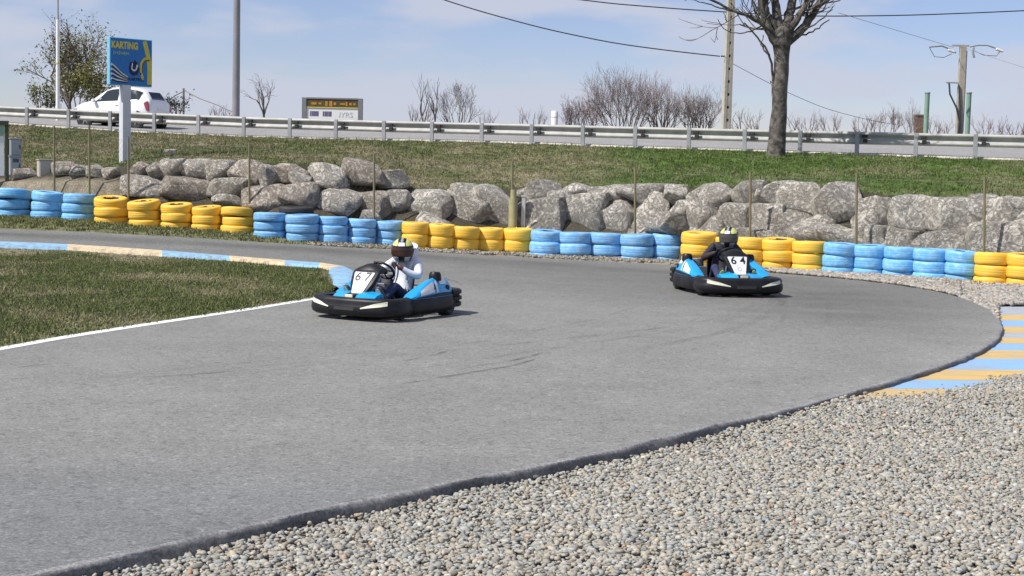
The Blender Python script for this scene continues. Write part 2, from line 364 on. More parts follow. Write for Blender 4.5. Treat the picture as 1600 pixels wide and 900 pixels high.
# the road on top
rr = []
for px in bpx:
    base = P(px, lerp_tab(RAIL_BASE, px)-1.5, railY(px)-0.15); dr = Vector((0.321, 0.947, 0))
    rr += [tuple(base+dr*0.75+Vector((0, 0, 0.095))), tuple(base+dr*4.5+Vector((0, 0, 0.205))), tuple(base+dr*8.9+Vector((0, 0, 0.575)))]
me = np_mesh('road', np.array(rr), grid_faces(len(bpx), 3)[:, ::-1], np.tile([0.27, 0.265, 0.255], (len(rr), 1)), smooth=True)
tag(link('road', me, m_asph), kind='structure')

# infield grass sheet
KO = [(519, 452), (519, 449), (519, 446), (513, 438), (512, 432), (515, 426), (503, 421.5), (452, 417.5), (368, 409), (253, 401.5), (115, 392), (0, 388), (-150, 380.5), (-300, 374)]
near_i = resample([G(*p) for p in INN[:INN.index((500, 465))+1]+[(514, 461), (518, 453)]], 60); far_i = resample([G(*p) for p in KO[1:]], 60)[::-1]
ir = []; ic = []
for i in range(60):
    for j in range(25):
        t = j/24; p = near_i[i].lerp(far_i[i], t); edge = min(t, 1-t)*2
        p.z = rise(p.x, p.y)+0.006 + 0.05*sm(edge*6) + 0.03*mnoise.noise((p.x*0.8, p.y*0.8, 0))*sm(edge*5)
        n_ = 0.5+0.5*mnoise.fractal((p.x*0.6, p.y*0.6, 5), 0.9, 2, 4)
        dry = max(0, (n_-0.41)*2.3) + 0.8*sm((t-0.80)/0.15)*(0.4+0.6*n_) + 1.2*sm((i/59-0.86)/0.1)*sm((t-0.3)/0.3)
        c = Vector((0.095, 0.110, 0.038)).lerp(Vector((0.25, 0.21, 0.15)), min(1, dry*0.75))
        ir.append(tuple(p)); ic.append(tuple(c))
m_lawn = attr_mat('lawn_soil', rough=0.95, var=0.35, scale=5, bump=0.8, bscale=25, speck=0.3, sscale=35)
me = np_mesh('infield', np.array(ir), grid_faces(60, 25)[:, ::-1], np.array(ic), smooth=True)
tag(link('infield', me, m_lawn), kind='structure')

# painted kerb along the inside of the track
def paint_mat(name, c, wear=(0.22, 0.21, 0.2), amt=0.75, scale=7, stretch=(1, 1, 1)):
    m = mat(name, c, 0.7, tuple(a*(1-amt)+b_*amt for a, b_ in zip(c, wear)), scale=scale, detail=9, lo=0.42, hi=0.66, bump=0.25, bscale=60)
    n, l = m.node_tree.nodes, m.node_tree.links; mp = n.new('ShaderNodeMapping'); mp.inputs['Scale'].default_value = stretch
    tc = next(q for q in n if q.type == 'TEX_COORD'); nz = next(q for q in n if q.type == 'TEX_NOISE'); l.new(tc.outputs['Object'], mp.inputs[0]); l.new(mp.outputs[0], nz.inputs['Vector'])
    return m
m_kb = paint_mat('kerb_blue_paint', (0.26, 0.50, 0.72)); m_kc = paint_mat('kerb_cream_paint', (0.74, 0.58, 0.36))
KI = INN[ii-3:]
kin = [G(*p) for p in KI]; kout = [G(*p) for p in KO]
def res_par(pts, n):   # resample by index parameter, keeping the two sides paired
    out = []
    for i in range(n):
        s = (len(pts)-1)*i/(n-1); k = min(int(s), len(pts)-2); out.append(pts[k].lerp(pts[k+1], s-k))
    return out
NK = 12*(len(KI)-1)+1
kin = res_par(kin, NK); kout = res_par(kout, NK)
def kcolor(p):
    d = Vector((p.x, p.y, p.z-EYE)); k = d.dot(fw); px = 800+F*d.dot(rt)/k; py = 450-F*d.dot(up)/k
    if py > 422 and px > 500: return 0
    for lim, c in ((115, 0), (253, 1), (368, 0), (452, 1), (503, 0), (900, 1)):
        if px < lim: return c
kb = MB(); secs = [(0, -0.01), (0.0, 0.012), (0.12, 0.045), (0.4, 0.065), (0.7, 0.075), (0.97, 0.075), (1.0, 0.0)]
for i in range(NK-1):
    def sect(q): 
        out = []
        for t, h in secs:
            p = kin[q].lerp(kout[q], t); p.z = rise(p.x, p.y)+h; out.append(p)
        return out
    kb.cur = kcolor(kin[i].lerp(kout[i], 0.5)); kb.sheet([sect(i), sect(i+1)])
tag(kb.build('kerb', [m_kb, m_kc], smooth=True, weld=True), kind='structure')

# white edge line of the infield side
m_white_line = paint_mat('line_paint', (0.80, 0.80, 0.78), (0.4, 0.4, 0.38), 0.35, 14)
wlp = smooth_pts(resample([G(*p) for p in INN[:ii-2]], 60), 2); wr = []
for i, p in enumerate(wlp):
    t = wlp[min(i+1, 59)]-wlp[max(i-1, 0)]; n_ = Vector((t.y, -t.x, 0)).normalized()
    a = p-n_*0.015; c = p+n_*0.095; a.z = rise(a.x, a.y)+0.016; c.z = rise(c.x, c.y)+0.004; wr.append([a, c])
b = MB(); b.sheet(wr); o = b.build('edge_line', m_white_line, fix=False); tag(o, kind='structure')
if o.data.polygons[0].normal.z < 0: o.data.flip_normals()

# painted run-off strip on the right of the apex
m_ab = paint_mat('apron_blue_paint', (0.22, 0.44, 0.72), (0.33, 0.32, 0.30), 0.8, 4, (0.5, 2.2, 1)); m_ay = paint_mat('apron_ochre_paint', (0.62, 0.41, 0.12), (0.36, 0.33, 0.28), 0.8, 4, (0.5, 2.2, 1)); m_ag = paint_mat('apron_worn_paint', (0.36, 0.41, 0.46), (0.33, 0.32, 0.30), 0.8, 4, (0.5, 2.2, 1))
AP = [(474, 1520, 2), (492, 1550, 1), (500, 1552, 0), (510, 1552, 1), (520, 1552, 2), (528, 1545, 1), (536, 1530, 0), (547, 1500, 1), (560, 1460, 0), (577, 1400, 1), (593, 1350, 0), (607, 1320, 1), (629, 1300, -1)]
ab = MB()
for (y0, x0, c), (y1, x1, _) in zip(AP, AP[1:]):
    ab.cur = c; n_ = 10
    xr = lambda y: float(np.interp(y, [560, 577, 593, 607, 620, 629], [1800, 1690, 1640, 1590, 1530, 1500]))
    ab.sheet([[G(x0+(xr(y0)-x0)*k/n_, y0+1.5*k/n_, -0.055) for k in range(n_+1)], [G(x1+(xr(y1)-x1)*k/n_, y1+1.5*k/n_, -0.055) for k in range(n_+1)]])
o = ab.build('painted_run_off', [m_ab, m_ay, m_ag], fix=False); tag(o, kind='structure')
if o.data.polygons[0].normal.z < 0: o.data.flip_normals()
# gravel bed in front
m_gbed = mat('gravel_bed', (0.24, 0.225, 0.19), 0.95, (0.11, 0.10, 0.085), scale=22, detail=5, bump=1.0, bscale=35)
apron_front = [G(1200, 655, -0.06), G(1330, 629, -0.06), G(1480, 623, -0.06), G(1520, 612, -0.06), G(1560, 603, -0.06), G(1600, 590, -0.06), G(1800, 540, -0.06)]
apx = [p.x for p in apron_front]; apy = [p.y for p in apron_front]
def gz(x, y):
    ly = float(np.interp(x, apx, apy)); d_ = math.hypot(max(0, ly-y), max(0, apx[1]-x)*0.7)
    return -0.106+0.049*sm(1-d_/1.6)
b = MB(); xs = [-6+i*0.25 for i in range(80)]
b.sheet([[(x, y, gz(x, y)-0.004+0.010*mnoise.noise((x, y, 0))) for x in xs] for y in [0.5+0.25*k for k in range(56)]])
b.sheet([[(x, y, -0.10) for x in (5.2, 8, 14, 22)] for y in (14.3, 20, 26, 30)])
o = b.build('gravel_bed', m_gbed, fix=False); tag(o, kind='structure')

# skid marks and cracks, thin sheets on the asphalt
m, n, l, bs = nt('rubber_mark'); bs.inputs['Base Color'].default_value = (0.085, 0.083, 0.082, 1); bs.inputs['Roughness'].default_value = 0.7
tr = n.new('ShaderNodeBsdfTransparent'); mxs = n.new('ShaderNodeMixShader'); nz = n.new('ShaderNodeTexNoise'); nz.inputs['Scale'].default_value = 3; nz.inputs['Detail'].default_value = 8
mr = n.new('ShaderNodeMapRange'); mr.inputs['From Min'].default_value = 0.35; mr.inputs['From Max'].default_value = 0.75; mr.inputs['To Max'].default_value = 0.55
tc = n.new('ShaderNodeTexCoord'); l.new(tc.outputs['Object'], nz.inputs['Vector']); l.new(nz.outputs['Fac'], mr.inputs['Value']); l.new(mr.outputs[0], mxs.inputs[0])
l.new(tr.outputs[0], mxs.inputs[1]); l.new(bs.outputs[0], mxs.inputs[2]); l.new(mxs.outputs[0], n['Material Output'].inputs[0]); m_mark = m
SK = [([(705, 546), (680, 555), (640, 563), (600, 569), (540, 573)], .05), ([(850, 550), (830, 557), (790, 566), (740, 573), (715, 579)], .06), ([(845, 559), (800, 572), (750, 580), (690, 590), (625, 601)], .06),
      ([(660, 430), (690, 434), (710, 439), (722, 446)], .06), ([(0, 630), (60, 632), (140, 635)], .02), ([(690, 646), (760, 650), (800, 654), (870, 658), (920, 653)], .02), ([(560, 649), (640, 642)], .02), ([(10, 577), (60, 571), (90, 568)], .03),
      ([(180, 592), (300, 586), (420, 575)], .03), ([(330, 640), (400, 636), (500, 622)], .02)]
b = MB()
for pts, wd in SK:
    q = smooth_pts(resample([G(*p) for p in pts], 30), 2); rws = []
    for i, p in enumerate(q):
        t = q[min(i+1, 29)]-q[max(i-1, 0)]; n_ = Vector((t.y, -t.x, 0)).normalized(); w_ = wd*0.5*min(1, 0.15+4*min(i, 29-i)/29)
        if wd < 0.025: p = p+n_*0.05*mnoise.noise((i*0.5, wd*100, pts[0][0]))
        a = p-n_*w_; c = p+n_*w_; a.z = rise(a.x, a.y)+0.005; c.z = rise(c.x, c.y)+0.005; rws.append([a, c])
    b.sheet(rws)
b.cur = 1
for (ta, tb_, ua, ub, wd) in ((0.35, 0.62, 0.05, 0.46, .10), (0.42, 0.70, 0.12, 0.55, .12), (0.58, 0.72, 0.20, 0.66, .14), (0.66, 0.76, 0.24, 0.72, .14), (0.74, 0.66, 0.42, 0.86, .16), (0.80, 0.60, 0.44, 0.92, .16), (0.50, 0.46, 0.55, 0.97, .20), (0.40, 0.36, 0.58, 0.97, .20), (0.25, 0.55, 0.02, 0.38, .08), (0.47, 0.52, 0.20, 0.50, .09)):
    rws = []
    for q in range(80):
        f_ = q/79; u = ua+(ub-ua)*f_; t = ta+(tb_-ta)*sm(f_)+0.012*math.sin(f_*5+ta*30); i = u*(NT-1); k = min(int(i), NT-2); a0 = inner[k].lerp(inner[k+1], i-k); a1 = outer[k].lerp(outer[k+1], i-k); d_ = (a1-a0).normalized(); p = a0.lerp(a1, t)
        w_ = wd*0.5*min(1, 0.05+5*min(f_, 1-f_)); A, C = p-d_*w_, p+d_*w_; A.z = rise(A.x, A.y)+0.0045; C.z = rise(C.x, C.y)+0.0045; rws.append([A, C])
    b.sheet(rws)
m_mark2 = m_mark.copy(); m_mark2.name = 'faint_rubber_mark'
for q in m_mark2.node_tree.nodes:
    if q.type == 'MAP_RANGE': q.inputs['From Min'].default_value = 0.40; q.inputs['To Max'].default_value = 0.16
    if q.type == 'TEX_NOISE': q.inputs['Scale'].default_value = 1.1
o = b.build('skid_marks', [m_mark, m_mark2], fix=False); tag(o, kind='structure')

# ================================================================ STUFF: gravel stones and grass
def ico(sub):
    bm = bmesh.new(); bmesh.ops.create_icosphere(bm, subdivisions=sub, radius=1.0)
    v = np.array([tuple(q.co) for q in bm.verts]); f = np.array([[q.index for q in p.verts] for p in bm.faces]); bm.free(); return v, f
ICO1 = ico(1); ICO2 = ico(2)
def rand_rot(n):
    q = rng.normal(size=(n, 4)); q /= np.linalg.norm(q, axis=1)[:, None]; w, x, y, z = q.T
    return np.stack([np.stack([1-2*(y*y+z*z), 2*(x*y-z*w), 2*(x*z+y*w)], -1), np.stack([2*(x*y+z*w), 1-2*(x*x+z*z), 2*(y*z-x*w)], -1), np.stack([2*(x*z-y*w), 2*(y*z+x*w), 1-2*(x*x+y*y)], -1)], 1)
def yaw_rot(n, tilt=0.45):
    a = rng.uniform(0, 2*np.pi, n); c, s = np.cos(a), np.sin(a); z0 = np.zeros(n); o1 = np.ones(n)
    Rz = np.stack([np.stack([c, -s, z0], -1), np.stack([s, c, z0], -1), np.stack([z0, z0, o1], -1)], 1)
    b_ = rng.normal(0, tilt, n); cb, sb = np.cos(b_), np.sin(b_)
    Rx = np.stack([np.stack([o1, z0, z0], -1), np.stack([z0, cb, -sb], -1), np.stack([z0, sb, cb], -1)], 1)
    return Rx @ Rz
def stones(name, pos, size, base, m, sub):
    n = len(pos); bv, bf = sub; nv = len(bv)
    shape = np.stack([rng.uniform(0.8, 1.45, n), rng.uniform(0.65, 1.05, n), rng.uniform(0.4, 0.75, n)], -1)*size[:, None]*0.5
    v = bv[None]*(1+0.16*rng.normal(size=(n, nv, 1)))*shape[:, None, :]
    v = np.einsum('nij,nvj->nvi', yaw_rot(n), v) + pos[:, None, :]
    f = (bf[None]+(np.arange(n)*nv)[:, None, None]).reshape(-1, 3)
    val = np.clip(rng.normal(1.0, 0.19, n), 0.45, 1.7); hue = rng.normal(0, 1, (n, 1))
    c = np.array(base)[None]*val[:, None]*(1+hue*np.array([[0.055, 0.0, -0.075]]))
    red = rng.random(n) < 0.012; c[red] *= np.array([1.15, 0.75, 0.6])
    return tag(link(name, np_mesh(name, v.reshape(-1, 3), f, np.repeat(c, nv, axis=0), smooth=True), m), kind='stuff')
outer2 = np.array([(p.x, p.y) for p in outer])
# half plane test through the outer edge: keep points on the outer side of the track
def outside_track(X, Y):
    i0 = np.argmin((X[:, None]-outer2[None, :, 0])**2+(Y[:, None]-outer2[None, :, 1])**2, axis=1)
    N_ = np.array([(v.x, v.y) for v in nrm])[i0]; d = np.stack([X, Y], -1)-outer2[i0]
    return (d*N_).sum(1)
m_stone = attr_mat('gravel_stone', rough=0.9, var=0.18, scale=40, spec=0.3)
N0 = 210000
Y = 6.4 + (15.5-6.4)*rng.random(N0); X = -3.2 + 10.0*rng.random(N0)
d = outside_track(X, Y); lim = np.interp(X, apx[1:], apy[1:], left=99, right=apy[-1])
vis = (np.abs(X/Y) < 0.40)
dens = np.clip(0.0+0.95*np.ones(N0)*np.interp(Y, [6.4, 10, 15], [1.0, 1.0, 0.75]), 0, 1)
jit = 0.05*rng.normal(size=N0)
k = (d > 0.052+np.abs(jit)*0.3) & (Y < lim+0.10+jit*3.5) & vis & (rng.random(N0) < dens)
X, Y = X[k], Y[k]; nS = len(X)
sz = np.clip(rng.lognormal(math.log(0.030), 0.30, nS), 0.013, 0.062)
Z = np.array([gz(a, b_) for a, b_ in zip(X, Y)])+0.010+0.014*rng.random(nS)+0.010*np.sin(X*3.1)*np.cos(Y*2.3) + 0.02*np.exp(-(np.maximum(d[k], 0)-0.08)/0.12)*rng.random(nS)
near = Y < 9.0
pos = np.stack([X, Y, Z], -1)
stones('gravel', pos, sz, (0.325, 0.312, 0.268), m_stone, ICO1)
# far gravel strip by the right-hand tyres
N1 = 42000; px = rng.uniform(1180, 1640, N1); t = rng.random(N1); fp = []; 
ed = np.interp(px, [a for a, _ in far_edge]+[1531, 1700], [b_ for _, b_ in far_edge]+[475, 476]); tb = np.interp(px, [a for a, _ in TB], [b_ for _, b_ in TB])
py = ed-1.5+(tb-4-ed)*t; keep = rng.random(N1) < np.interp(px, [1180, 1320], [0.1, 1])
for a, b_ in zip(px[keep], py[keep]): p = G(a, b_, 0.0); fp.append((p.x, p.y, -0.01 if a > 1500 else 0.012))
fp = np.array(fp); fp[:, 2] += 0.008*rng.random(len(fp))
stones('gravel', fp, np.clip(rng.lognormal(math.log(0.055), 0.35, len(fp)), 0.025, 0.13), (0.33, 0.305, 0.265), m_stone, ICO1)
# bright crumbs of stone along the foot of the tyre wall
px = rng.uniform(480, 1180, 2600); fp = []
for a in px:
    p = G(a, lerp_tab(TB, a)+rng.uniform(-2, 4.5)); fp.append((p.x, p.y, p.z+0.01))
stones('gravel', np.array(fp), np.clip(rng.lognormal(math.log(0.05), 0.4, len(fp)), 0.02, 0.12), (0.26, 0.24, 0.20), m_stone, ICO1)

m_blade = attr_mat('grass_blade', rough=0.7, var=0.12, scale=6, spec=0.2)
def tufts(name, pos, hgt, col_a, col_b, mixv, nb=4, spread=0.03, width=0.007):
    n = len(pos); pos = np.repeat(pos, nb, 0); h = np.repeat(hgt, nb)*rng.uniform(0.5, 1.2, n*nb); M = n*nb
    a = rng.uniform(0, 2*np.pi, M); base = pos + np.stack([rng.normal(0, spread, M), rng.normal(0, spread, M), np.zeros(M)], -1)
    lean = rng.uniform(0.1, 0.9, M)*h; dirx = np.stack([np.cos(a), np.sin(a), np.zeros(M)], -1)
    side = np.stack([-np.sin(a), np.cos(a), np.zeros(M)], -1)*(width*rng.uniform(0.6, 1.5, M))[:, None]
    b2 = rng.uniform(0, 2*np.pi, M); side = np.stack([np.cos(b2), np.sin(b2), np.zeros(M)], -1)*(width*rng.uniform(0.6, 1.5, M))[:, None]
    tip = base + dirx*lean[:, None] + np.array([0, 0, 1.0])*h[:, None]
    v = np.stack([base-side, base+side, tip], 1).reshape(-1, 3)
    mixr = np.clip(np.repeat(mixv, nb)+rng.normal(0, 0.25, M), 0, 1)[:, None]
    c = (np.array(col_a)*(1-mixr)+np.array(col_b)*mixr)*np.clip(rng.normal(1, 0.22, (M, 1)), 0.4, 1.7)
    f = np.arange(M*3).reshape(-1, 3)
    return tag(link(name, np_mesh(name, v, f, np.repeat(c, 3, axis=0)), m_blade), kind='stuff')
# infield tufts
gp = np.array(ir).reshape(60, 25, 3); gd = np.array(ic).reshape(60, 25, 3)
ge = np.linalg.norm(gp[1:, :-1]-gp[:-1, :-1], axis=-1)*np.linalg.norm(gp[:-1, 1:]-gp[:-1, :-1], axis=-1)
def on_grid(gp_, wts, n):
    w_ = wts.ravel()/wts.sum(); k_ = rng.choice(len(w_), n, p=w_); nc = gp_.shape[1]-1; i_, j_ = k_//nc, k_ % nc; a, b_ = rng.random((2, n, 1))
    q = gp_[i_, j_]*(1-a)*(1-b_)+gp_[i_+1, j_]*a*(1-b_)+gp_[i_, j_+1]*(1-a)*b_+gp_[i_+1, j_+1]*a*b_
    return q, i_, j_
cx = gp[:-1, :-1, 0]/gp[:-1, :-1, 1]
wts = ge*(cx > -0.42)*np.interp(np.arange(24)/24, [0, 0.04, 0.86, 0.95], [0.3, 1, 1, 0.12])[None, :]*(1.0-0.75*np.clip((gd[:-1, :-1, 0]-0.13)/0.09, 0, 1))
q, i_, j_ = on_grid(gp, wts, 70000)
dryv = np.clip((gd[i_, j_, 0]-0.11)/0.10, 0, 1)
tufts('grass', q, np.where(rng.random(len(q)) < 0.035, 0.075, 0.028), (0.112, 0.142, 0.044), (0.31, 0.275, 0.165), 0.06+0.85*dryv, nb=4)
# embankment tufts
gp2 = np.array(er).reshape(len(bpx), NC, 3)[:, 3:4+NSL]; gc2 = np.array(ec).reshape(len(bpx), NC, 3)[:, 3:4+NSL]
ge2 = np.linalg.norm(gp2[1:, :-1]-gp2[:-1, :-1], axis=-1)*np.linalg.norm(gp2[:-1, 1:]-gp2[:-1, :-1], axis=-1)
ge2 *= (np.abs(gp2[:-1, :-1, 0]/gp2[:-1, :-1, 1]) < 0.40)
q, i_, j_ = on_grid(gp2, ge2, 75000)
dryv = np.clip((gc2[i_, j_, 0]-0.066)/0.12, 0, 1); big = rng.random(len(q))
tufts('grass', q, np.where(big < 0.03, 0.14, 0.045), (0.066, 0.120, 0.018), (0.25, 0.22, 0.13), 0.03+0.85*dryv, nb=4, spread=0.05, width=0.010)
# verge tufts on the left
gv = np.array(vr).reshape(len(pxs), 9, 3)[:, 1:]
wv = np.linalg.norm(gv[1:, :-1]-gv[:-1, :-1], axis=-1)*np.linalg.norm(gv[:-1, 1:]-gv[:-1, :-1], axis=-1)*np.interp(np.array(pxs[:-1]), [-300, 430, 620, 1000], [1, 1, 0.12, 0.03])[:, None]
q, i_, j_ = on_grid(gv, wv, 9000)
tufts('grass', q, np.full(len(q), 0.07), (0.11, 0.135, 0.04), (0.27, 0.24, 0.13), rng.random(len(q))*0.6, nb=5, spread=0.05, width=0.012)

# ================================================================ TYRE WALL
m_tk = mat('black_rubber', (0.02, 0.02, 0.021), 0.65, (0.035, 0.034, 0.033), scale=6)
def tyre_mesh(seed, m):
    """unit tyre: radius 1, width 1 (scaled per object)"""
    prof = [(0.47, 0.34), (0.50, 0.44), (0.66, 0.495), (0.84, 0.495), (0.915, 0.47), (0.962, 0.41), (0.988, 0.32), (1.0, 0.20), (1.003, 0.12), (0.998, 0.10), (1.004, 0.08), (1.005, 0.0), (1.004, -0.08), (0.998, -0.10), (1.003, -0.12), (1.0, -0.20), (0.988, -0.32), (0.962, -0.41), (0.915, -0.47), (0.84, -0.495), (0.66, -0.495), (0.50, -0.44), (0.47, -0.34), (0.46, -0.2), (0.46, 0.2)]
    b = MB(); b.lathe(prof, 40, close=True)
    me = b.mesh('tyre', smooth=True, angle=100)
    for v in me.vertices:
        a = math.atan2(v.co.y, v.co.x); k = 1+0.018*mnoise.noise((math.cos(a)*1.2+seed*3, math.sin(a)*1.2, v.co.z*1.5)); v.co.x *= k; v.co.y *= k
        v.co.z += 0.035*mnoise.noise((math.cos(a)*1.0, math.sin(a)*1.0, seed*5.1))*(1 if abs(v.co.z) > 0.3 else 0.5)
    me.materials.append(m); me.materials.append(m_tk)
    for p in me.polygons:
        if math.hypot(p.center.x, p.center.y) < 0.485: p.material_index = 1
    return me
m_tb = mat('tyre_blue_paint', (0.155, 0.415, 0.73), 0.6, (0.33, 0.52, 0.70), scale=3.0, detail=9, lo=0.44, hi=0.70, bump=0.12, bscale=18, rand=0.10)
m_tbs = mat('tyre_light_blue_paint', (0.135, 0.42, 0.74), 0.6, (0.32, 0.55, 0.74), scale=3.0, detail=9, lo=0.44, hi=0.70, bump=0.12, bscale=18, rand=0.08)
m_ty = mat('tyre_yellow_paint', (0.80, 0.48, 0.04), 0.6, (0.72, 0.50, 0.14), scale=3.0, detail=9, lo=0.46, hi=0.75, bump=0.12, bscale=18, rand=0.06)
for q_ in (m_tb, m_tbs, m_ty):
    n, l = q_.node_tree.nodes, q_.node_tree.links; b_ = n['Principled BSDF']; src = b_.inputs['Base Color'].links[0].from_socket
    tc = next(w_ for w_ in n if w_.type == 'VECT_MATH'); nz = n.new('ShaderNodeTexNoise'); nz.inputs['Scale'].default_value = 7; nz.inputs['Detail'].default_value = 6; nz.inputs['Roughness'].default_value = 0.7; l.new(tc.outputs[0], nz.inputs['Vector'])
    mr = n.new('ShaderNodeMapRange'); mr.inputs['From Min'].default_value = 0.635; mr.inputs['From Max'].default_value = 0.70; mr.inputs['To Max'].default_value = 0.55; l.new(nz.outputs['Fac'], mr.inputs['Value'])
    mx = n.new('ShaderNodeMix'); mx.data_type = 'RGBA'; mx.inputs['B'].default_value = (0.06, 0.055, 0.05, 1); l.new(mr.outputs[0], mx.inputs['Factor']); l.new(src, mx.inputs['A']); l.new(mx.outputs['Result'], b_.inputs['Base Color'])
TM = {'b': [tyre_mesh(i, m_tb) for i in range(3)], 's': [tyre_mesh(i+4, m_tbs) for i in range(3)], 'y': [tyre_mesh(i+8, m_ty) for i in range(3)]}
ORD = ['leftmost', 'second', 'third', 'fourth', 'fifth']; LEV = ['Top', 'Middle', 'Bottom']
FACING = {'leftmost blue run': 'three light blue stacks at the left edge'}
for ri, (colr, run, sts) in enumerate(RUNS):
    for k, (cx_, wd, yt, yb, st) in enumerate(sts):
        g = G(cx_, yb); rad = wd*g.y/F/2*(1.10 if ri > 2 else 1.02)
        cY = g.y+rad*0.95
        ztop = P(cx_, yt, g.y).z; hh = st*g.y/F
        xc = P(cx_, yb, cY).x
        kind = 'y' if colr == 'yellow' else ('s' if ri in (0, 6) else 'b')
        for lv in range(3):
            zc = ztop-hh*(lv+0.5)
            o = bpy.data.objects.new('painted_tyre', TM[kind][random.randrange(3)]); COL.objects.link(o)
            s_ = rad*random.uniform(0.96, 1.04); o.scale = (s_, s_, hh*1.03)
            off = 0.035 if ri < 3 else 0.03
            o.location = (xc+random.uniform(-off, off)*0.8, cY+random.uniform(-off, off), zc)
            tl = (0.05 if (lv == 0) else 0.02)
            o.rotation_euler = ((0.10 if lv == 0 and ri < 2 else 0)+random.uniform(-tl, tl), random.uniform(-tl, tl)+R(-1.0), random.uniform(0, 6.28))
            shade = {'b': 'blue', 's': 'light blue', 'y': 'yellow'}[kind]
            nm = ORD[k] if len(sts) > 2 else ['left', 'right'][k]
            tag(o, '%s %s tyre in the %s stack of the %s' % (LEV[lv], shade, nm, run), 'tyre', 'painted tyres of the track barrier')
# unpainted tyre lying behind the barrier
lt = tyre_mesh(20, m_tk); o = link('tyre', lt); p = P(463, 328, TY(463)+1.05); o.location = p; o.scale = (0.42, 0.36, 0.16); o.rotation_euler = (0.03, 0.02, 0)
tag(o, 'black unpainted tyre lying flat behind the second blue tyre run', 'tyre')

# ================================================================ BOULDERS
def rock_mat(name, c, c2):
    m, n, l, b = nt(name); b.inputs['Roughness'].default_value = 0.92; b.inputs['Specular IOR Level'].default_value = 0.25
    tc = n.new('ShaderNodeTexCoord'); oi_ = n.new('ShaderNodeObjectInfo'); mu = n.new('ShaderNodeMath'); mu.operation = 'MULTIPLY'; mu.inputs[1].default_value = 60
    ad = n.new('ShaderNodeVectorMath'); ad.operation = 'ADD'; l.new(oi_.outputs['Random'], mu.inputs[0]); l.new(tc.outputs['Object'], ad.inputs[0]); l.new(mu.outputs[0], ad.inputs[1])
    def noise_(sc, det, ro, dist=0.0):
        q = n.new('ShaderNodeTexNoise'); q.inputs['Scale'].default_value = sc; q.inputs['Detail'].default_value = det; q.inputs['Roughness'].default_value = ro; q.inputs['Distortion'].default_value = dist; l.new(ad.outputs[0], q.inputs['Vector']); return q
    def rng_(src, a_, b_, c_, d_):
        q = n.new('ShaderNodeMapRange'); q.inputs['From Min'].default_value = a_; q.inputs['From Max'].default_value = b_; q.inputs['To Min'].default_value = c_; q.inputs['To Max'].default_value = d_; l.new(src, q.inputs['Value']); return q.outputs[0]
    n1 = noise_(2.4, 8, 0.65, 0.6); n2 = noise_(9, 6, 0.75, 0.4); n3 = noise_(4.5, 8, 0.7, 1.2)
    mx = n.new('ShaderNodeMix'); mx.data_type = 'RGBA'; mx.inputs['A'].default_value = (*c, 1); mx.inputs['B'].default_value = (*c2, 1); l.new(rng_(n1.outputs['Fac'], 0.40, 0.64, 0, 1), mx.inputs['Factor'])
    # veins and cracks where the distorted noise crosses its middle value
    sb = n.new('ShaderNodeMath'); sb.operation = 'SUBTRACT'; sb.inputs[1].default_value = 0.5; l.new(n3.outputs['Fac'], sb.inputs[0]); ab = n.new('ShaderNodeMath'); ab.operation = 'ABSOLUTE'; l.new(sb.outputs[0], ab.inputs[0])
    crack = rng_(ab.outputs[0], 0.0, 0.016, 0.55, 1.0)
    v = n.new('ShaderNodeMath'); v.operation = 'MULTIPLY'; l.new(crack, v.inputs[0]); l.new(rng_(n2.outputs['Fac'], 0.32, 0.68, 0.80, 1.16), v.inputs[1])
    v2 = n.new('ShaderNodeMath'); v2.operation = 'MULTIPLY'; l.new(v.outputs[0], v2.inputs[0]); l.new(rng_(oi_.outputs['Random'], 0, 1, 0.86, 1.12), v2.inputs[1])
    sc_ = n.new('ShaderNodeVectorMath'); sc_.operation = 'SCALE'; l.new(mx.outputs['Result'], sc_.inputs[0]); l.new(v2.outputs[0], sc_.inputs['Scale']); l.new(sc_.outputs[0], b.inputs['Base Color'])
    hs = n.new('ShaderNodeMath'); hs.operation = 'ADD'; l.new(rng_(ab.outputs[0], 0.0, 0.05, -0.5, 0.0), hs.inputs[0]); l.new(n2.outputs['Fac'], hs.inputs[1])
    h2 = n.new('ShaderNodeMath'); h2.operation = 'ADD'; l.new(hs.outputs[0], h2.inputs[0]); l.new(rng_(n1.outputs['Fac'], 0, 1, 0, 1.6), h2.inputs[1])
    bp = n.new('ShaderNodeBump'); bp.inputs['Strength'].default_value = 0.9; bp.inputs['Distance'].default_value = 0.10; l.new(h2.outputs[0], bp.inputs['Height']); l.new(bp.outputs[0], b.inputs['Normal'])
    return m
m_rock = []
for nm, c, c2 in (('grey_limestone', (0.66, 0.62, 0.545), (0.49, 0.455, 0.395)), ('pale_limestone', (0.72, 0.68, 0.60), (0.55, 0.515, 0.45)), ('brown_limestone', (0.64, 0.57, 0.485), (0.47, 0.41, 0.345))):
    m_rock.append(rock_mat(nm, c, c2))
bmI = bmesh.new(); bmesh.ops.create_icosphere(bmI, subdivisions=4, radius=1); IV = [v.co.copy() for v in bmI.verts]; IF = [[v.index for v in f.verts] for f in bmI.faces]; bmI.free()
IVn = np.array([tuple(v) for v in IV])
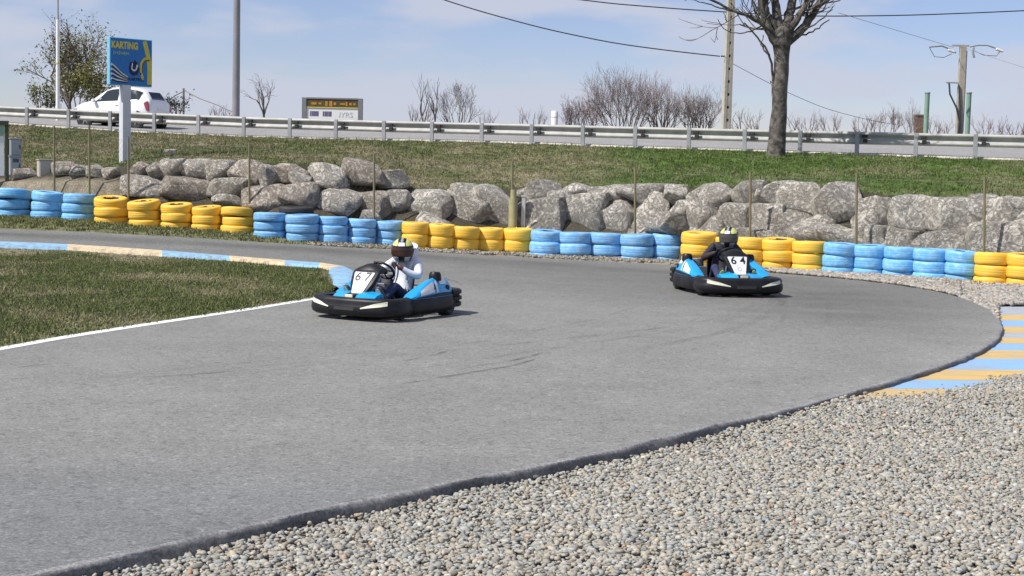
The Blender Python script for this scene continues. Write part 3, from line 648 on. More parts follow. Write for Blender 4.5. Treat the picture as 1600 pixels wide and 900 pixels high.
def boulder(w, h, dpt, seed):
    r_ = np.random.default_rng(seed)
    v = np.sign(IVn)*np.abs(IVn)**0.45
    for _ in range(14):
        nn = r_.normal(size=3); nn[2] *= 0.8; nn /= np.linalg.norm(nn); dd = r_.uniform(0.68, 1.12)
        s_ = v@nn; over = np.maximum(s_-dd, 0); v = v-np.outer(over*0.985, nn)
    v /= np.abs(v).max(axis=0)
    out = np.empty_like(v); sc = np.array([w/2, dpt/2, h/2])
    for i, p in enumerate(v*sc):
        q = Vector(p)*1.5+Vector((seed*3.7, seed*1.3, 0))
        n1 = mnoise.fractal(q, 0.8, 2.1, 4); n2 = mnoise.ridged_multi_fractal(q*1.3, 0.9, 2.2, 3, 0.9, 2.0)
        k = 1+0.045*n1-0.035*(n2-1.0); out[i] = p*k
    return np_mesh('boulder', out, np.array(IF), smooth=True)
BO = [(83, 252, 117, 275), (116, 257, 140, 277), (138, 257, 161, 278), (159, 259, 184, 278), (257, 232, 273, 240), (208, 252, 231, 276), (228, 253, 255, 277), (253, 246, 289, 281), (280, 249, 333, 282), (314, 252, 366, 286), (361, 249, 412, 290), (407, 259, 438, 295), (434, 256, 480, 282), (456, 268, 484, 290), (480, 256, 543, 289), (540, 252, 601, 290), (588, 266, 637, 295),
      (198, 275, 263, 307), (248, 277, 330, 312), (326, 280, 394, 318), (336, 303, 384, 324), (388, 290, 448, 330), (443, 287, 500, 328), (496, 288, 560, 332), (570, 300, 612, 334), (606, 296, 644, 328), (638, 299, 708, 337), (704, 283, 748, 308), (699, 297, 760, 347), (738, 292, 806, 350), (562, 328, 594, 342),
      (803, 293, 828, 313), (824, 281, 872, 315), (860, 296, 892, 316), (882, 285, 921, 307), (916, 291, 952, 311), (817, 311, 892, 364), (884, 303, 952, 364), (936, 289, 978, 318), (940, 311, 1000, 366), (970, 286, 1062, 322), (988, 299, 1044, 366), (1038, 288, 1082, 316), (1080, 287, 1142, 322), (1038, 312, 1134, 346), (1028, 331, 1140, 370), (1128, 319, 1184, 358), (1142, 283, 1200, 325),
      (1185, 284, 1232, 330), (1212, 284, 1284, 332), (1170, 321, 1228, 368), (1200, 327, 1268, 368), (1260, 332, 1298, 355), (1276, 287, 1350, 350), (1338, 301, 1400, 357), (1394, 307, 1450, 355), (1442, 309, 1532, 367), (1426, 304, 1474, 328), (1506, 305, 1550, 348), (1538, 308, 1604, 360), (1590, 312, 1650, 362), (1248, 345, 1364, 390), (1352, 353, 1384, 382), (1372, 352, 1438, 394), (1430, 360, 1536, 398), (1526, 349, 1624, 408), (1150, 358, 1254, 384), (20, 262, 56, 280), (1072, 312, 1126, 348), (1088, 338, 1150, 372), (985, 350, 1050, 376), (640, 330, 700, 352), (790, 342, 850, 372)]
xc_runs = [(190, 'left of the sign pillar'), (400, 'behind the leftmost yellow tyres'), (632, 'behind the second blue tyres'), (815, 'behind the second yellow tyres'), (1066, 'behind the third blue tyres'), (1290, 'behind the third yellow tyres'), (1530, 'behind the rightmost blue tyres'), (3000, 'behind the rightmost yellow tyres')]
info = []
for k, (x0, y0, x1, y1) in enumerate(BO):
    cx_, cy_ = (x0+x1)/2, (y0+y1)/2; ft = lerp_tab(FOOT, cx_); tp = lerp_tab(RTOP, cx_)
    fr = max(-0.05, min(1.05, (ft-cy_)/max(8, ft-tp))); row = 'top row' if fr > 0.62 else ('middle row' if fr > 0.38 else 'bottom row')
    reg = next(nm for lim, nm in xc_runs if cx_ < lim); info.append((reg, row, cx_, fr))
cnt = {}
order = sorted(range(len(BO)), key=lambda k: BO[k][0])
num = {}
for k in order:
    key = info[k][:2]; cnt[key] = cnt.get(key, 0)+1; num[k] = cnt[key]
NTH = ['first', 'second', 'third', 'fourth', 'fifth', 'sixth', 'seventh', 'eighth', 'ninth']
for k, (x0, y0, x1, y1) in enumerate(BO):
    reg, row, cx_, fr = info[k]; Yf = TY(cx_)+(1.6 if x0 == 1028 else 1.05)+0.95*fr; sc = Yf/F
    if cx_ > 195 and y1 > ft-26 and x0 != 1028: y1 += 14
    w, h = (x1-x0)*sc*1.30, (y1-y0)*sc*1.17; dp = min(1.3, max(0.45, 0.75*(w+h)/2+0.25))
    c = P(cx_, (y0+y1)/2+2.0, Yf+dp*0.42)
    mt = m_rock[2] if (cx_ < 640 and random.random() < 0.45) else m_rock[random.choice((0, 0, 1))]
    if 600 < cx_ < 710: mt = m_rock[1]
    o = link('boulder', boulder(w, h, dp, k+1), mt); o.location = c; o.rotation_euler = (random.uniform(-.1, .1), random.uniform(-.14, .14), random.uniform(-.3, .3))
    tone = {0: 'grey', 1: 'pale', 2: 'brownish'}[m_rock.index(mt)]
    size = 'large' if w*h > 0.75 else ('small' if w*h < 0.25 else 'medium')
    where = '%s from left' % NTH[num[k]-1] if cnt[(reg, row)] > 1 else 'only one'
    lab = '%s %s boulder, %s in %s %s' % (size, tone, where, row, reg)
    if cx_ < 275 and y0 == 232: lab = 'small pale rock lying alone on the grass slope above the boulder wall'
    tag(o, lab, 'boulder', 'boulders of the retaining wall')

# ================================================================ WIRE FENCE in front of the boulders
m_fpost = mat('green_post_paint', (0.16, 0.17, 0.09), 0.6, (0.22, 0.17, 0.09), scale=5)
m_wire = mat('wire', (0.07, 0.075, 0.05), 0.6)
fence = empty('wire_fence', G(400, 372)); tag(fence, 'thin wire mesh fence on slim green posts between tyres and boulders', 'fence')
FP = [(85, 197, 300), (140, 195, 305), (201, 215, 318), (390, 222, 334), (585, 240, 345), (801, 252, 360), (993, 262, 372), (1173, 268, 386), (1339, 271, 392), (1539, 277, 404), (1760, 284, 420)]
fbase = []
inv = fence.matrix_basis.inverted()
for px, y0, y1 in FP:
    Yp = TY(px)+0.95; a = P(px, y1, Yp); t = P(px-0.4, y0, Yp); bs_ = Vector((a.x, a.y, rise(a.x, a.y)-0.1)); fbase.append((bs_, t))
    b = MB(); b.tube([inv @ bs_, inv @ t], 0.028, 8); b.build('post', m_fpost, fence, smooth=True)
b = MB()
def fpt(s, h):   # s along posts, h 0..1
    k = min(int(s), len(fbase)-2); f_ = s-k; a = fbase[k][0].lerp(fbase[k+1][0], f_); t = fbase[k][1].lerp(fbase[k+1][1], f_); return inv @ (a.lerp(t, h)+Vector((0, 0.03, 0)))
def wire(p, q, r_=0.0014): b.tube([p, q], r_, 3, cap=False)
for k in range(len(fbase)-1):
    L = (fbase[k+1][0]-fbase[k][0]).length; n_ = max(4, int(L/0.11)); dH = 1.4
    nh = 14
    for i in range(-nh, n_):
        for sgn in (0, 1):
            s0, s1 = i/n_, (i+nh)/n_; h0, h1 = 0.05, 0.95
            if s0 < 0: h0 += (0.9)*(-s0)/(s1-s0); s0 = 0
            if s1 > 1: h1 -= 0.9*(s1-1)/((i+nh)/n_-i/n_); s1 = 1
            A, B_ = (h0, h1) if sgn == 0 else (1-h0, 1-h1)
            wire(fpt(k+s0, A), fpt(k+min(s1, 0.9999), B_))
    for h in (0.06, 0.5, 0.95): wire(fpt(k, h), fpt(k+0.9999, h), 0.003)
b.build('wire_mesh', m_wire, fence, fix=False)

# thick yellowish post with a pale marker beside it
m_khaki = mat('khaki_paint', (0.37, 0.36, 0.19), 0.6, (0.30, 0.28, 0.15), scale=5)
m_pale = mat('pale_grey_plastic', (0.55, 0.55, 0.54), 0.5)
Yp = TY(800)+0.85; sc = Yp/F; ky = empty('bollard_post', P(801, 362, Yp)); tag(ky, 'thick khaki post with wider sleeve standing behind the yellow tyres', 'post')
b = MB(); b.tube([(0, 0, -0.3), (0, 0, 1.02)], 0.075, 16); b.build('core', m_khaki, ky, smooth=True)
b = MB(); b.tube([(0, 0, 0.12), (0, 0, 0.80)], 0.11, 16); b.build('sleeve', m_khaki, ky, smooth=True)
mk = empty('marker_post', P(817, 360, Yp+0.05)); tag(mk, 'pale flat marker post right beside the khaki post', 'post')
b = MB(); b.box((0, 0, 0.32), (0.10, 0.06, 1.0)); b.build('shaft', m_pale, mk, bevel=0.01)
b = MB(); b.box((0, 0, 0.835), (0.14, 0.09, 0.035)); b.build('cap', m_pale, mk, bevel=0.008)

# ================================================================ GUARDRAIL
m_galv = mat('galvanised_steel', (0.44, 0.44, 0.41), 0.6, (0.34, 0.34, 0.315), scale=3, detail=6, metal=0.1, bump=0.05)
m_galvd = mat('post_steel', (0.40, 0.41, 0.42), 0.55, (0.30, 0.31, 0.31), scale=3, metal=0.3)
m_dark = mat('dark_parts_and_shadow', (0.03, 0.03, 0.03), 0.7)
POSTS = [-93, -25, 42, 107, 172, 241, 310, 381, 453, 525, 600, 675, 753, 831, 911, 993, 1077, 1164, 1251, 1340, 1432, 1525, 1622]
gr = empty('guardrail', P(800, 226, railY(800))); tag(gr, 'long galvanised crash barrier along the road on top of the bank', 'guardrail')
inv = gr.matrix_basis.inverted()
acr = Vector((0.321, 0.947, 0)); alg = Vector((0.947, -0.321, 0))
WP = [(0.02, 0.0), (0.055, -0.012), (0.075, -0.05), (0.075, -0.085), (0.035, -0.115), (0.0, -0.15), (0.0, -0.21), (0.035, -0.245), (0.075, -0.275), (0.075, -0.31), (0.055, -0.35), (0.02, -0.362)]
rws = []
for px in range(-100, 1701, 20):
    t = P(px, lerp_tab(RAIL_TOP, px), railY(px)+0.1); rws.append([inv @ (t+acr*(0.10-a)+Vector((0, 0, h))) for a, h in WP])
b = MB(); b.sheet(rws); o = b.build('rail_beam', m_galv, gr, smooth=True, angle=80)
so_ = o.modifiers.new('Solidify', 'SOLIDIFY'); so_.thickness = 0.006
for px in POSTS:
    yt = lerp_tab(RAIL_TOP, px); yb = lerp_tab(RAIL_BASE, px); Yp = railY(px); t = P(px, yt+0.5, Yp); g = P(px, yb+3, Yp); g.x = t.x+0.0
    ax = Vector((t.x, t.y, 0)); h0 = g.z-0.15; h1 = t.z
    b = MB()   # C-section post
    for (a, c, sa, sc_) in ((0, -0.03, 0.11, 0.008), (-0.055, 0.0, 0.008, 0.06), (0.055, 0.0, 0.008, 0.06)):
        ctr = ax+alg*a+acr*c+Vector((0, 0, (h0+h1)/2)); rot = Matrix.Rotation(math.atan2(alg.y, alg.x), 3, 'Z')
        b.box(inv @ ctr, (sa, sc_, h1-h0), rot)
    b.build('post', m_galvd, gr)
    b = MB(); rot = Matrix.Rotation(math.atan2(alg.y, alg.x), 3, 'Z')
    b.box(inv @ (ax+alg*0.20+acr*0.055+Vector((0, 0, h1-0.12))), (0.16, 0.09, 0.09), rot); b.box(inv @ (ax+alg*0.22+acr*0.055+Vector((0, 0, h1-0.25))), (0.12, 0.08, 0.10), rot)  # dark blocks right of the post stand in for the spacer and its shadow
    b.build('spacer_shadow', m_dark, gr, bevel=0.01)

# ================================================================ SIGN PILLAR
m_wht = mat('white_paint', (0.80, 0.80, 0.80), 0.4, (0.74, 0.74, 0.73), scale=2)
m_col = mat('pillar_paint', (0.60, 0.62, 0.66), 0.45, (0.52, 0.54, 0.58), scale=2.5, detail=6); m_sblue = mat('sign_blue', (0.012, 0.17, 0.50), 0.4, (0.012, 0.15, 0.45), scale=1.5); m_scy = mat('sign_edge', (0.20, 0.52, 0.68), 0.5)
m_syel = mat('sign_yellow', (0.62, 0.56, 0.09), 0.5, (0.55, 0.50, 0.08), scale=6); m_navy = mat('navy_ink', (0.006, 0.008, 0.06), 0.5); m_swht = mat('sign_white', (0.72, 0.78, 0.80), 0.5); m_ink = mat('black_ink', (0.01, 0.012, 0.015), 0.5)
m_pyel = mat('sign_pale_green', (0.22, 0.42, 0.36), 0.5); m_sdk = mat('sign_road_edge', (0.10, 0.085, 0.01), 0.5); m_red = mat('dark_red', (0.08, 0.01, 0.05), 0.5)
YS = 39.2; pb = P(195, 292, YS); pillar = empty('sign_pillar', (pb.x, pb.y, pb.z), R(43))
tag(pillar, 'white pillar with a blue square sign lettered in yellow beside the boulders', 'sign')
top = P(199, 133, YS).z-pb.z
b = MB(); b.box((0, 0, top/2-0.2), (0.24, 0.21, top+0.4)); b.build('column', m_col, pillar, bevel=0.012)
b = MB(); b.box((0.05, -0.108, top*0.25), (0.03, 0.01, top*0.5)); b.build('groove', m_galvd, pillar)
S = 1.24; H = 1.25; zc = top+H/2-0.02; xo = 0.13
b = MB(); b.box((xo, 0, zc), (S, 0.16, H)); b.build('case', m_scy, pillar, bevel=0.02)
b = MB(); b.box((xo, -0.083, zc), (S-0.05, 0.01, H-0.05)); board = b.build('board', m_sblue, pillar, bevel=0.003)
def on_board(u, v, k=0): return Vector((xo-S/2+S*u, -0.0895-0.002*k, zc+H/2-H*v))
def strip(name, pts, w, m, k=0, n=24):
    q = smooth_pts(resample([on_board(u, v, k) for u, v in pts], n), 2); rws = []
    w = w if isinstance(w, (list, tuple)) else (w, w)
    for i, p in enumerate(q):
        t = q[min(i+1, n-1)]-q[max(i-1, 0)]; nn = Vector((t.z, 0, -t.x)).normalized(); ww = (w[0]+(w[1]-w[0])*i/(n-1))/2*S; rws.append([p-nn*ww, p+nn*ww])
    b = MB(); b.sheet(rws); return b.build(name, m, board, fix=False)
mw = lambda u, v, k=0: Matrix.Translation(on_board(u, v, k)) @ Matrix.Rotation(R(90), 4, 'X')
text_obj('lettering', 'KARTING', 0.25, m_syel, board, mw(0.345, 0.165, 1) @ Matrix.Scale(0.72, 4, (1, 0, 0)), bold=0.012)
b = MB()
for q in range(9): b.box(on_board(0.09+0.042*q, 0.325, 1), (0.034, 0.004, 0.07 if q % 3 else 0.10))
b.build('small_lettering', m_pyel, board)
strip('painted_road', [(0.81, 0.04), (0.86, 0.22), (0.91, 0.42), (0.93, 0.55), (0.93, 0.95)], (0.10, 0.11), m_syel, 1)
strip('painted_road', [(0.90, 0.40), (0.80, 0.43), (0.74, 0.52), (0.735, 0.70), (0.77, 0.86)], (0.09, 0.05), m_syel, 2)
strip('road_edge', [(0.93, 0.435), (0.82, 0.45), (0.765, 0.53), (0.755, 0.72)], (0.03, 0.02), m_sdk, 3)
b = MB(); b.box(on_board(0.72, 0.735, 2), (0.035, 0.003, 0.05)); b.build('dot', m_red, board)
for q in range(4):
    strip('flag_check', [(0.02, 0.56+0.10*q), (0.12, 0.62+0.09*q), (0.26, 0.74+0.055*q), (0.42, 0.82+0.035*q)], (0.05, 0.025), m_swht, 1)
    strip('flag_check', [(0.05, 0.60+0.095*q), (0.16, 0.68+0.08*q), (0.28, 0.775+0.05*q), (0.42, 0.842+0.03*q)], (0.035, 0.022), m_ink, 2)
strip('emblem', [(0.50, 0.50), (0.47, 0.66), (0.52, 0.745), (0.62, 0.735), (0.665, 0.60)], (0.07, 0.07), m_navy, 1)
strip('emblem', [(0.55, 0.49), (0.60, 0.52), (0.57, 0.66)], (0.09, 0.09), m_navy, 2)
strip('emblem', [(0.525, 0.52), (0.505, 0.64), (0.55, 0.67), (0.61, 0.66), (0.64, 0.55)], (0.025, 0.035), m_swht, 3)
text_obj('lettering', 'KARTING', 0.105, m_ink, board, mw(0.615, 0.86, 1), bold=0.003)

# ================================================================ CABINETS at the left
m_cab = mat('grey_cabinet', (0.33, 0.345, 0.36), 0.6, (0.28, 0.29, 0.30), scale=3); m_beige = mat('beige_cabinet', (0.47, 0.44, 0.37), 0.6, (0.42, 0.39, 0.33), scale=3); m_grn = mat('dark_green_paint', (0.035, 0.065, 0.035), 0.6, (0.06, 0.055, 0.03), scale=4); m_pgr = mat('pale_green_panel', (0.25, 0.42, 0.32), 0.6)
Yc = 39.6; sc = Yc/F
def cabinet(px, yb, w, h, d, m, label, slat, z0=0.0):
    p = P(px, yb, Yc); o = empty('utility_cabinet', (p.x, p.y, p.z+z0), R(32)); tag(o, label, 'cabinet')
    b = MB(); b.box((0, 0, h/2), (w, d, h)); b.build('body', m, o, bevel=0.015)
    b = MB(); b.box((0, 0, h+0.012), (w+0.04, d+0.04, 0.03)); b.build('lid', m, o, bevel=0.008)
    b = MB(); b.box((0.0, -d/2-0.008, h*0.5), (w*0.86, 0.016, h*0.88)); dr_ = b.build('door', m, o, bevel=0.005)
    b = MB(); b.box((w*0.33, -d/2-0.025, h*0.52), (0.02, 0.02, 0.10)); b.build('handle', m_dark, dr_)
    if slat:
        b = MB()
        for q in range(5): b.box((0, -d/2-0.02, h*(0.72+0.04*q)), (w*0.5, 0.008, 0.012))
        b.build('vent', m_dark, o)
    return o
cabinet(23, 274, 0.30, 0.50, 0.24, m_cab, 'grey utility cabinet on the ground, lower of the stacked pair at left', True)
cabinet(23.5, 274, 0.29, 0.44, 0.24, m_cab, 'grey utility cabinet set on top of another at the left edge', False, 0.53)
cabinet(70, 283, 0.36, 0.56, 0.26, m_beige, 'beige utility cabinet standing alone on the bank by the boulders', False)
p = P(1, 280, Yc-0.1); nb = empty('notice_board', p, R(20)); tag(nb, 'dark green framed board with pale panel at the left picture edge', 'notice board')
b = MB(); b.box((0.16, 0, 0.72), (0.10, 0.10, 1.55)); b.box((-0.55, 0, 0.72), (0.10, 0.10, 1.55)); b.box((-0.2, 0, 1.50), (0.82, 0.14, 0.12)); b.build('frame', m_grn, nb, bevel=0.01)
b = MB(); b.box((-0.2, 0, 0.62), (0.58, 0.04, 1.05)); b.build('panel', m_wht, nb); b = MB(); b.box((-0.2, 0, 1.30), (0.58, 0.045, 0.27)); b.build('header', m_pgr, nb)

# ================================================================ POLES AND WIRES
m_conc = mat('pole_concrete', (0.46, 0.43, 0.35), 0.85, (0.36, 0.335, 0.27), scale=3, bump=0.2); m_gpole = mat('grey_pole_paint', (0.27, 0.26, 0.27), 0.5, (0.22, 0.215, 0.22), scale=2)
m_hole = mat('pole_recess', (0.10, 0.09, 0.08), 0.9)
# concrete pole with recesses
Yp = 53.0; p0 = P(1134, 215, Yp); p1 = P(1139.8, -45, Yp); hgt = p1.z-p0.z
cp = empty('concrete_pole', p0, R(14)); tag(cp, 'concrete power pole with a column of square holes left of the pruned tree', 'utility pole')
def wat(z): return 0.30-0.055*z/hgt
b = MB()
zz = -0.5
hz_ = [0.62+0.455*k for k in range(int((hgt-0.8)/0.455))]
for sx in (-1, 1):
    b.add([(sx*wat(z)/2+sx*q, yy, z) for z in (-0.5, hgt) for q, yy in ((0, -0.11), (0, 0.11), (-0.10, 0.11), (-0.10, -0.11))], [(0, 1, 2, 3), (4, 5, 6, 7), (0, 1, 5, 4), (1, 2, 6, 5), (2, 3, 7, 6), (3, 0, 4, 7)])
edges = [-0.5]+[q for h in hz_ for q in (h-0.05, h+0.05)]+[hgt]
for a, c in zip(edges[::2], edges[1::2]): b.box((0, 0, (a+c)/2), (wat(0)-0.2, 0.205, c-a))
b.build('shaft', m_conc, cp)
b = MB(); b.box((0, 0, hgt/2), (0.10, 0.02, hgt)); b.build('recess_back', m_hole, cp)
b = MB(); b.tube([(-0.16, -0.02, P(1125, 88, Yp).z-p0.z), (-0.30, -0.02, P(1125, 88, Yp).z-p0.z)], 0.025, 6); b.build('hook', m_dark, cp)
# grey lamp pole
Yp = 57.0; a = P(368.5, 190, Yp); t = P(374.5, -60, Yp); lp = empty('lamp_post', a); tag(lp, 'tall dark grey steel pole rising out of the picture behind the barrier', 'lamp post')
b = MB(); b.tube([(0, 0, -0.6), (0, 0, t.z-a.z)], [0.15, 0.125], 16); b.build('shaft', m_gpole, lp, smooth=True)
b = MB(); b.tube([(0, 0, -0.5), (0, 0, -0.1)], 0.19, 16); b.build('base_sleeve', m_gpole, lp, smooth=True)
# white flag pole
Yp = 58.0; a = P(90.3, 180, Yp); md = P(93.4, 31, Yp); t = P(94.3, -40, Yp); fl = empty('flag_pole', a); tag(fl, 'slim white pole in front of the leafy tree with thinner upper half', 'pole')
b = MB(); b.tube([(0, 0, -0.6), (0, 0, md.z-a.z)], [0.082, 0.066], 12); b.build('lower_shaft', m_wht, fl, smooth=True)
b = MB(); b.tube([(0, 0, md.z-a.z), (0, 0, t.z-a.z)], [0.04, 0.035], 10); b.build('upper_shaft', m_galv, fl, smooth=True)
b = MB(); b.tube([(0, 0, P(91.7, 99, Yp).z-a.z-0.03), (0, 0, P(91.7, 99, Yp).z-a.z+0.03)], 0.085, 12); b.build('band', m_syel, fl, smooth=True)
# small pole with two descending wires
Yp = 72.0; a = P(286.5, 190, Yp); t = P(287.5, 138, Yp); sp = empty('wire_pole', a); tag(sp, 'short thin grey pole with wires sloping down, right of the white car', 'pole')
b = MB(); b.tube([(0, 0, -0.5), (0, 0, t.z-a.z)], 0.055, 8); b.build('shaft', m_gpole, sp, smooth=True)
def cable(name, pts, r_, m, label, Ys, group=None):
    w3 = [P(x, y, Yy) for (x, y), Yy in zip(pts, Ys)]; q = smooth_pts(resample(w3, 24), 3); o0 = q[0]
    b = MB(); b.tube([p-o0 for p in q], r_, 5); o = b.build(name, m, None, smooth=True); o.location = o0; tag(o, label, 'cable', group); return o
m_cable = mat('cable_rubber', (0.05, 0.05, 0.055), 0.6)
cable('overhead_cable', [(288, 141), (312, 154), (340, 164), (366, 176)], 0.03, m_gpole, 'dark wire sloping down to the right from the short thin pole', [72, 70, 68, 65])
cable('overhead_cable', [(286, 143), (274, 149), (262, 158)], 0.03, m_gpole, 'short wire sloping left from the short thin pole towards the car', [72, 73, 74])
cable('overhead_cable', [(640, -18), (740, 15), (850, 45), (960, 68), (1060, 81), (1125, 88)], 0.022, m_cable, 'lower overhead cable ending at the hook of the concrete pole', [53]*6)
cable('overhead_cable', [(860, -6), (960, 6), (1060, 14), (1137, 19)], 0.022, m_cable, 'upper overhead cable reaching the concrete pole from the left', [53]*4)
cable('overhead_cable', [(1140, 19), (1220, 24.5), (1300, 25.5), (1420, 24), (1540, 19.5), (1680, 13)], 0.022, m_cable, 'overhead cable running right from the concrete pole across the sky', [53]*6)
cable('overhead_cable', [(1144, 99), (1190, 124), (1240, 149), (1290, 170), (1350, 186), (1400, 195)], 0.010, m_cable, 'thin cable sloping down to the right behind the pruned tree', [54, 56, 58, 60, 63, 66])
cable('overhead_cable', [(1310, 20), (1400, 47), (1490, 74)], 0.009, m_gpole, 'faint left wire rising from the right-hand lamp pole', [50, 57, 65])
cable('overhead_cable', [(1510, 76), (1560, 93), (1640, 118)], 0.009, m_gpole, 'faint right wire leaving the right-hand lamp pole', [65, 63, 60])
# right-hand wooden pole with two lamps
Yp = 65.0; s_ = Yp/F; a = P(1498, 214, Yp); t = P(1501.5, 72, Yp); H_ = t.z-a.z
rp = empty('lamp_pole', a); tag(rp, 'pale square pole carrying two lamp arms between green posts', 'utility pole')
m_wood = mat('weathered_wood', (0.44, 0.40, 0.33), 0.85, (0.33, 0.30, 0.25), scale=4, bump=0.2)
b = MB(); b.box((0, 0, H_/2-0.3), (0.30, 0.24, H_+0.6), taper=0.86); b.build('shaft', m_wood, rp, bevel=0.01)
b = MB(); b.box((0.16, 0.0, H_*0.5), (0.05, 0.10, H_*0.9)); b.build('conduit', m_galvd, rp)
b = MB(); b.box((-0.12, 0, H_+0.02), (0.75, 0.12, 0.07)); b.build('crossarm', m_wood, rp)
for sx, x0, xe in ((-1, -0.1, -1.45), (1, 0.35, 1.50)):
    arm = [(sx*0.30, 0, H_-0.02), (sx*0.65, -0.05, H_+0.06), (sx*1.05, -0.1, H_+0.05), (sx*1.55, -0.12, H_-0.12)] if sx > 0 else [(-0.3, 0, H_-0.30), (-0.6, -0.05, H_-0.14), (-0.95, -0.1, H_-0.02), (-1.5, -0.12, H_-0.08)]
    b = MB(); b.tube(arm, 0.035, 8); ar = b.build('lamp_arm', m_galvd, rp, smooth=True)
    e = arm[-1] if sx > 0 else (-0.52, -0.05, H_-0.20); b = MB(); b.box((e[0], e[1]-0.02, e[2]-0.03), (0.34, 0.16, 0.10), Matrix.Rotation(R(18), 3, 'Y')); b.build('lamp_head', m_wht, ar, bevel=0.03)
b = MB(); b.tube([(-0.5, -0.1, H_-0.35), (-0.85, -0.1, H_-0.52), (-1.25, -0.1, H_-0.5), (-1.5, -0.1, H_-0.1)], 0.014, 5); b.build('loop_cable', m_cable, rp, smooth=True); b = MB(); b.tube([(0.45, -0.1, H_-0.2), (0.9, -0.1, H_-0.38), (1.45, -0.1, H_-0.4), (1.6, -0.1, H_-0.18)], 0.014, 5); b.build('loop_cable', m_cable, rp, smooth=True)
b = MB(); b.box((-0.30, -0.05, H_-1.6), (0.75, 0.10, 0.06)); b.build('bracket', m_galvd, rp)
b = MB(); b.tube([(-0.55, -0.05, H_-1.6), (-0.5, -0.08, H_-2.1), (-0.2, -0.15, H_-2.7), (-0.05, -0.16, H_-3.3), (-0.1, -0.16, H_-4.3)], 0.04, 6); b.tube([(-0.15, -0.16, H_-1.7), (-0.05, -0.17, H_-2.8), (0.08, -0.17, H_-4.2)], 0.035, 6); b.build('ivy_stem', m_cable, rp, smooth=True)
b = MB(); b.tube([(0.45, -0.05, H_-0.05), (0.42, -0.05, H_-0.25), (0.5, -0.05, H_-0.5)], 0.05, 6); b.build('insulator', m_galvd, rp, smooth=True)
m_gpost = mat('pale_green_metal', (0.23, 0.36, 0.28), 0.5, (0.19, 0.30, 0.24), scale=2)
for px, yt, lab in ((1447, 146, 'pale green metal post left of the lamp pole'), (1512, 146, 'pale green metal post just right of the lamp pole')):
    a = P(px-1, 214, 66); t = P(px, yt, 66); o = empty('metal_post', a); tag(o, lab, 'post', 'pale green posts by the lamp pole')
    b = MB(); b.tube([(0, 0, -0.4), (0, 0, t.z-a.z)], 0.11, 14); b.build('shaft', m_gpost, o, smooth=True)
    b = MB(); b.tube([(0, 0, t.z-a.z), (0, 0, t.z-a.z+0.05)], 0.13, 14); b.build('cap', m_galvd, o, smooth=True)
# brick stack, white tank and parked car roof behind the barrier
m_brick = mat('brown_brick', (0.20, 0.125, 0.09), 0.9, (0.15, 0.10, 0.075), scale=9)
a = P(1435, 215, 78); o = empty('brick_chimney', a); tag(o, 'brown brick chimney just above the barrier left of a green post', 'chimney'); t = P(1435, 181, 78)
b = MB(); b.box((0, 0, (t.z-a.z)/2-0.5), (0.42, 0.42, t.z-a.z+1.0)); b.build('stack', m_brick, o, bevel=0.01); b = MB(); b.box((0, 0, t.z-a.z+0.03), (0.5, 0.5, 0.07)); b.build('coping', m_brick, o)
a = P(866, 200, 66); t = P(866, 173, 66); o = empty('white_tank', a); tag(o, 'small white upright tank showing above the barrier beside bare bushes', 'tank')
b = MB(); hh = t.z-a.z; b.lathe([(0.0, -0.6), (0.15, -0.6), (0.15, hh-0.06), (0.12, hh-0.015), (0.0, hh)], 18); b.build('shell', m_wht, o, smooth=True, weld=True); b = MB(); b.tube([(0, 0, hh-0.3), (0, 0, hh-0.27)], 0.156, 18); b.build('band', m_galv, o, smooth=True)

# ================================================================ ROADSIDE BOARD
m_bfr = mat('board_frame', (0.20, 0.20, 0.22), 0.6); m_bhd = mat('board_header', (0.045, 0.035, 0.012), 0.6, (0.10, 0.075, 0.01), scale=5); m_or = mat('orange_ink', (0.50, 0.22, 0.03), 0.6); m_pur = mat('violet_ink', (0.12, 0.10, 0.20), 0.6); m_gink = mat('grey_ink', (0.50, 0.55, 0.56), 0.6)
Yb = 60.0; a = P(519, 196, Yb); bb = empty('roadside_board', a, R(-3)); tag(bb, 'white roadside board with dark orange-lettered header behind the barrier', 'sign')
W_ = (560-479)*Yb/F; Ht = P(519, 154, Yb).z-a.z
b = MB()
for sx in (-1, 1): b.box((sx*(W_/2+0.09), 0, Ht/2-0.5), (0.18, 0.14, Ht+1.04))
b.box((0, 0, Ht+0.0), (W_, 0.14, 0.06)); b.build('frame', m_bfr, bb)
b = MB(); b.box((0, 0.01, Ht/2-0.45), (W_, 0.06, Ht+0.8)); pn = b.build('panel', m_wht, bb)
b = MB(); b.box((0, -0.03, Ht-0.21), (W_-0.002, 0.03, 0.35)); hd = b.build('header', m_bhd, bb)
b = MB()
for x_, w_, h_ in ((-0.75, .22, .10), (-0.50, .12, .08), (-0.24, .10, .20), (-0.06, .12, .22), (0.11, .10, .10), (0.42, .20, .07), (0.58, .07, .16), (0.74, .10, .10), (0.9, .10, .08)): b.box((x_, -0.047, Ht-0.21), (w_, 0.006, h_))
b.build('header_lettering', m_or, hd)
b = MB(); b.box((0, -0.046, Ht-0.365), (W_-0.01, 0.008, 0.035)); b.build('header_rule', m_syel, hd)
for wd_ in ((-0.88, -0.80, -0.73, -0.66, -0.59), (-0.36, -0.28, -0.21, -0.13, -0.06)):
    b = MB()
    for x_ in wd_: b.box((x_, -0.024, Ht-0.62), (0.06, 0.006, 0.20))
    b.build('lettering', m_pur, pn)
text_obj('handwriting', 'IYRS', 0.30, m_gink, pn, Matrix.Translation((0.55, -0.026, Ht-0.66)) @ Matrix.Rotation(R(90), 4, 'X'), shear=0.1)

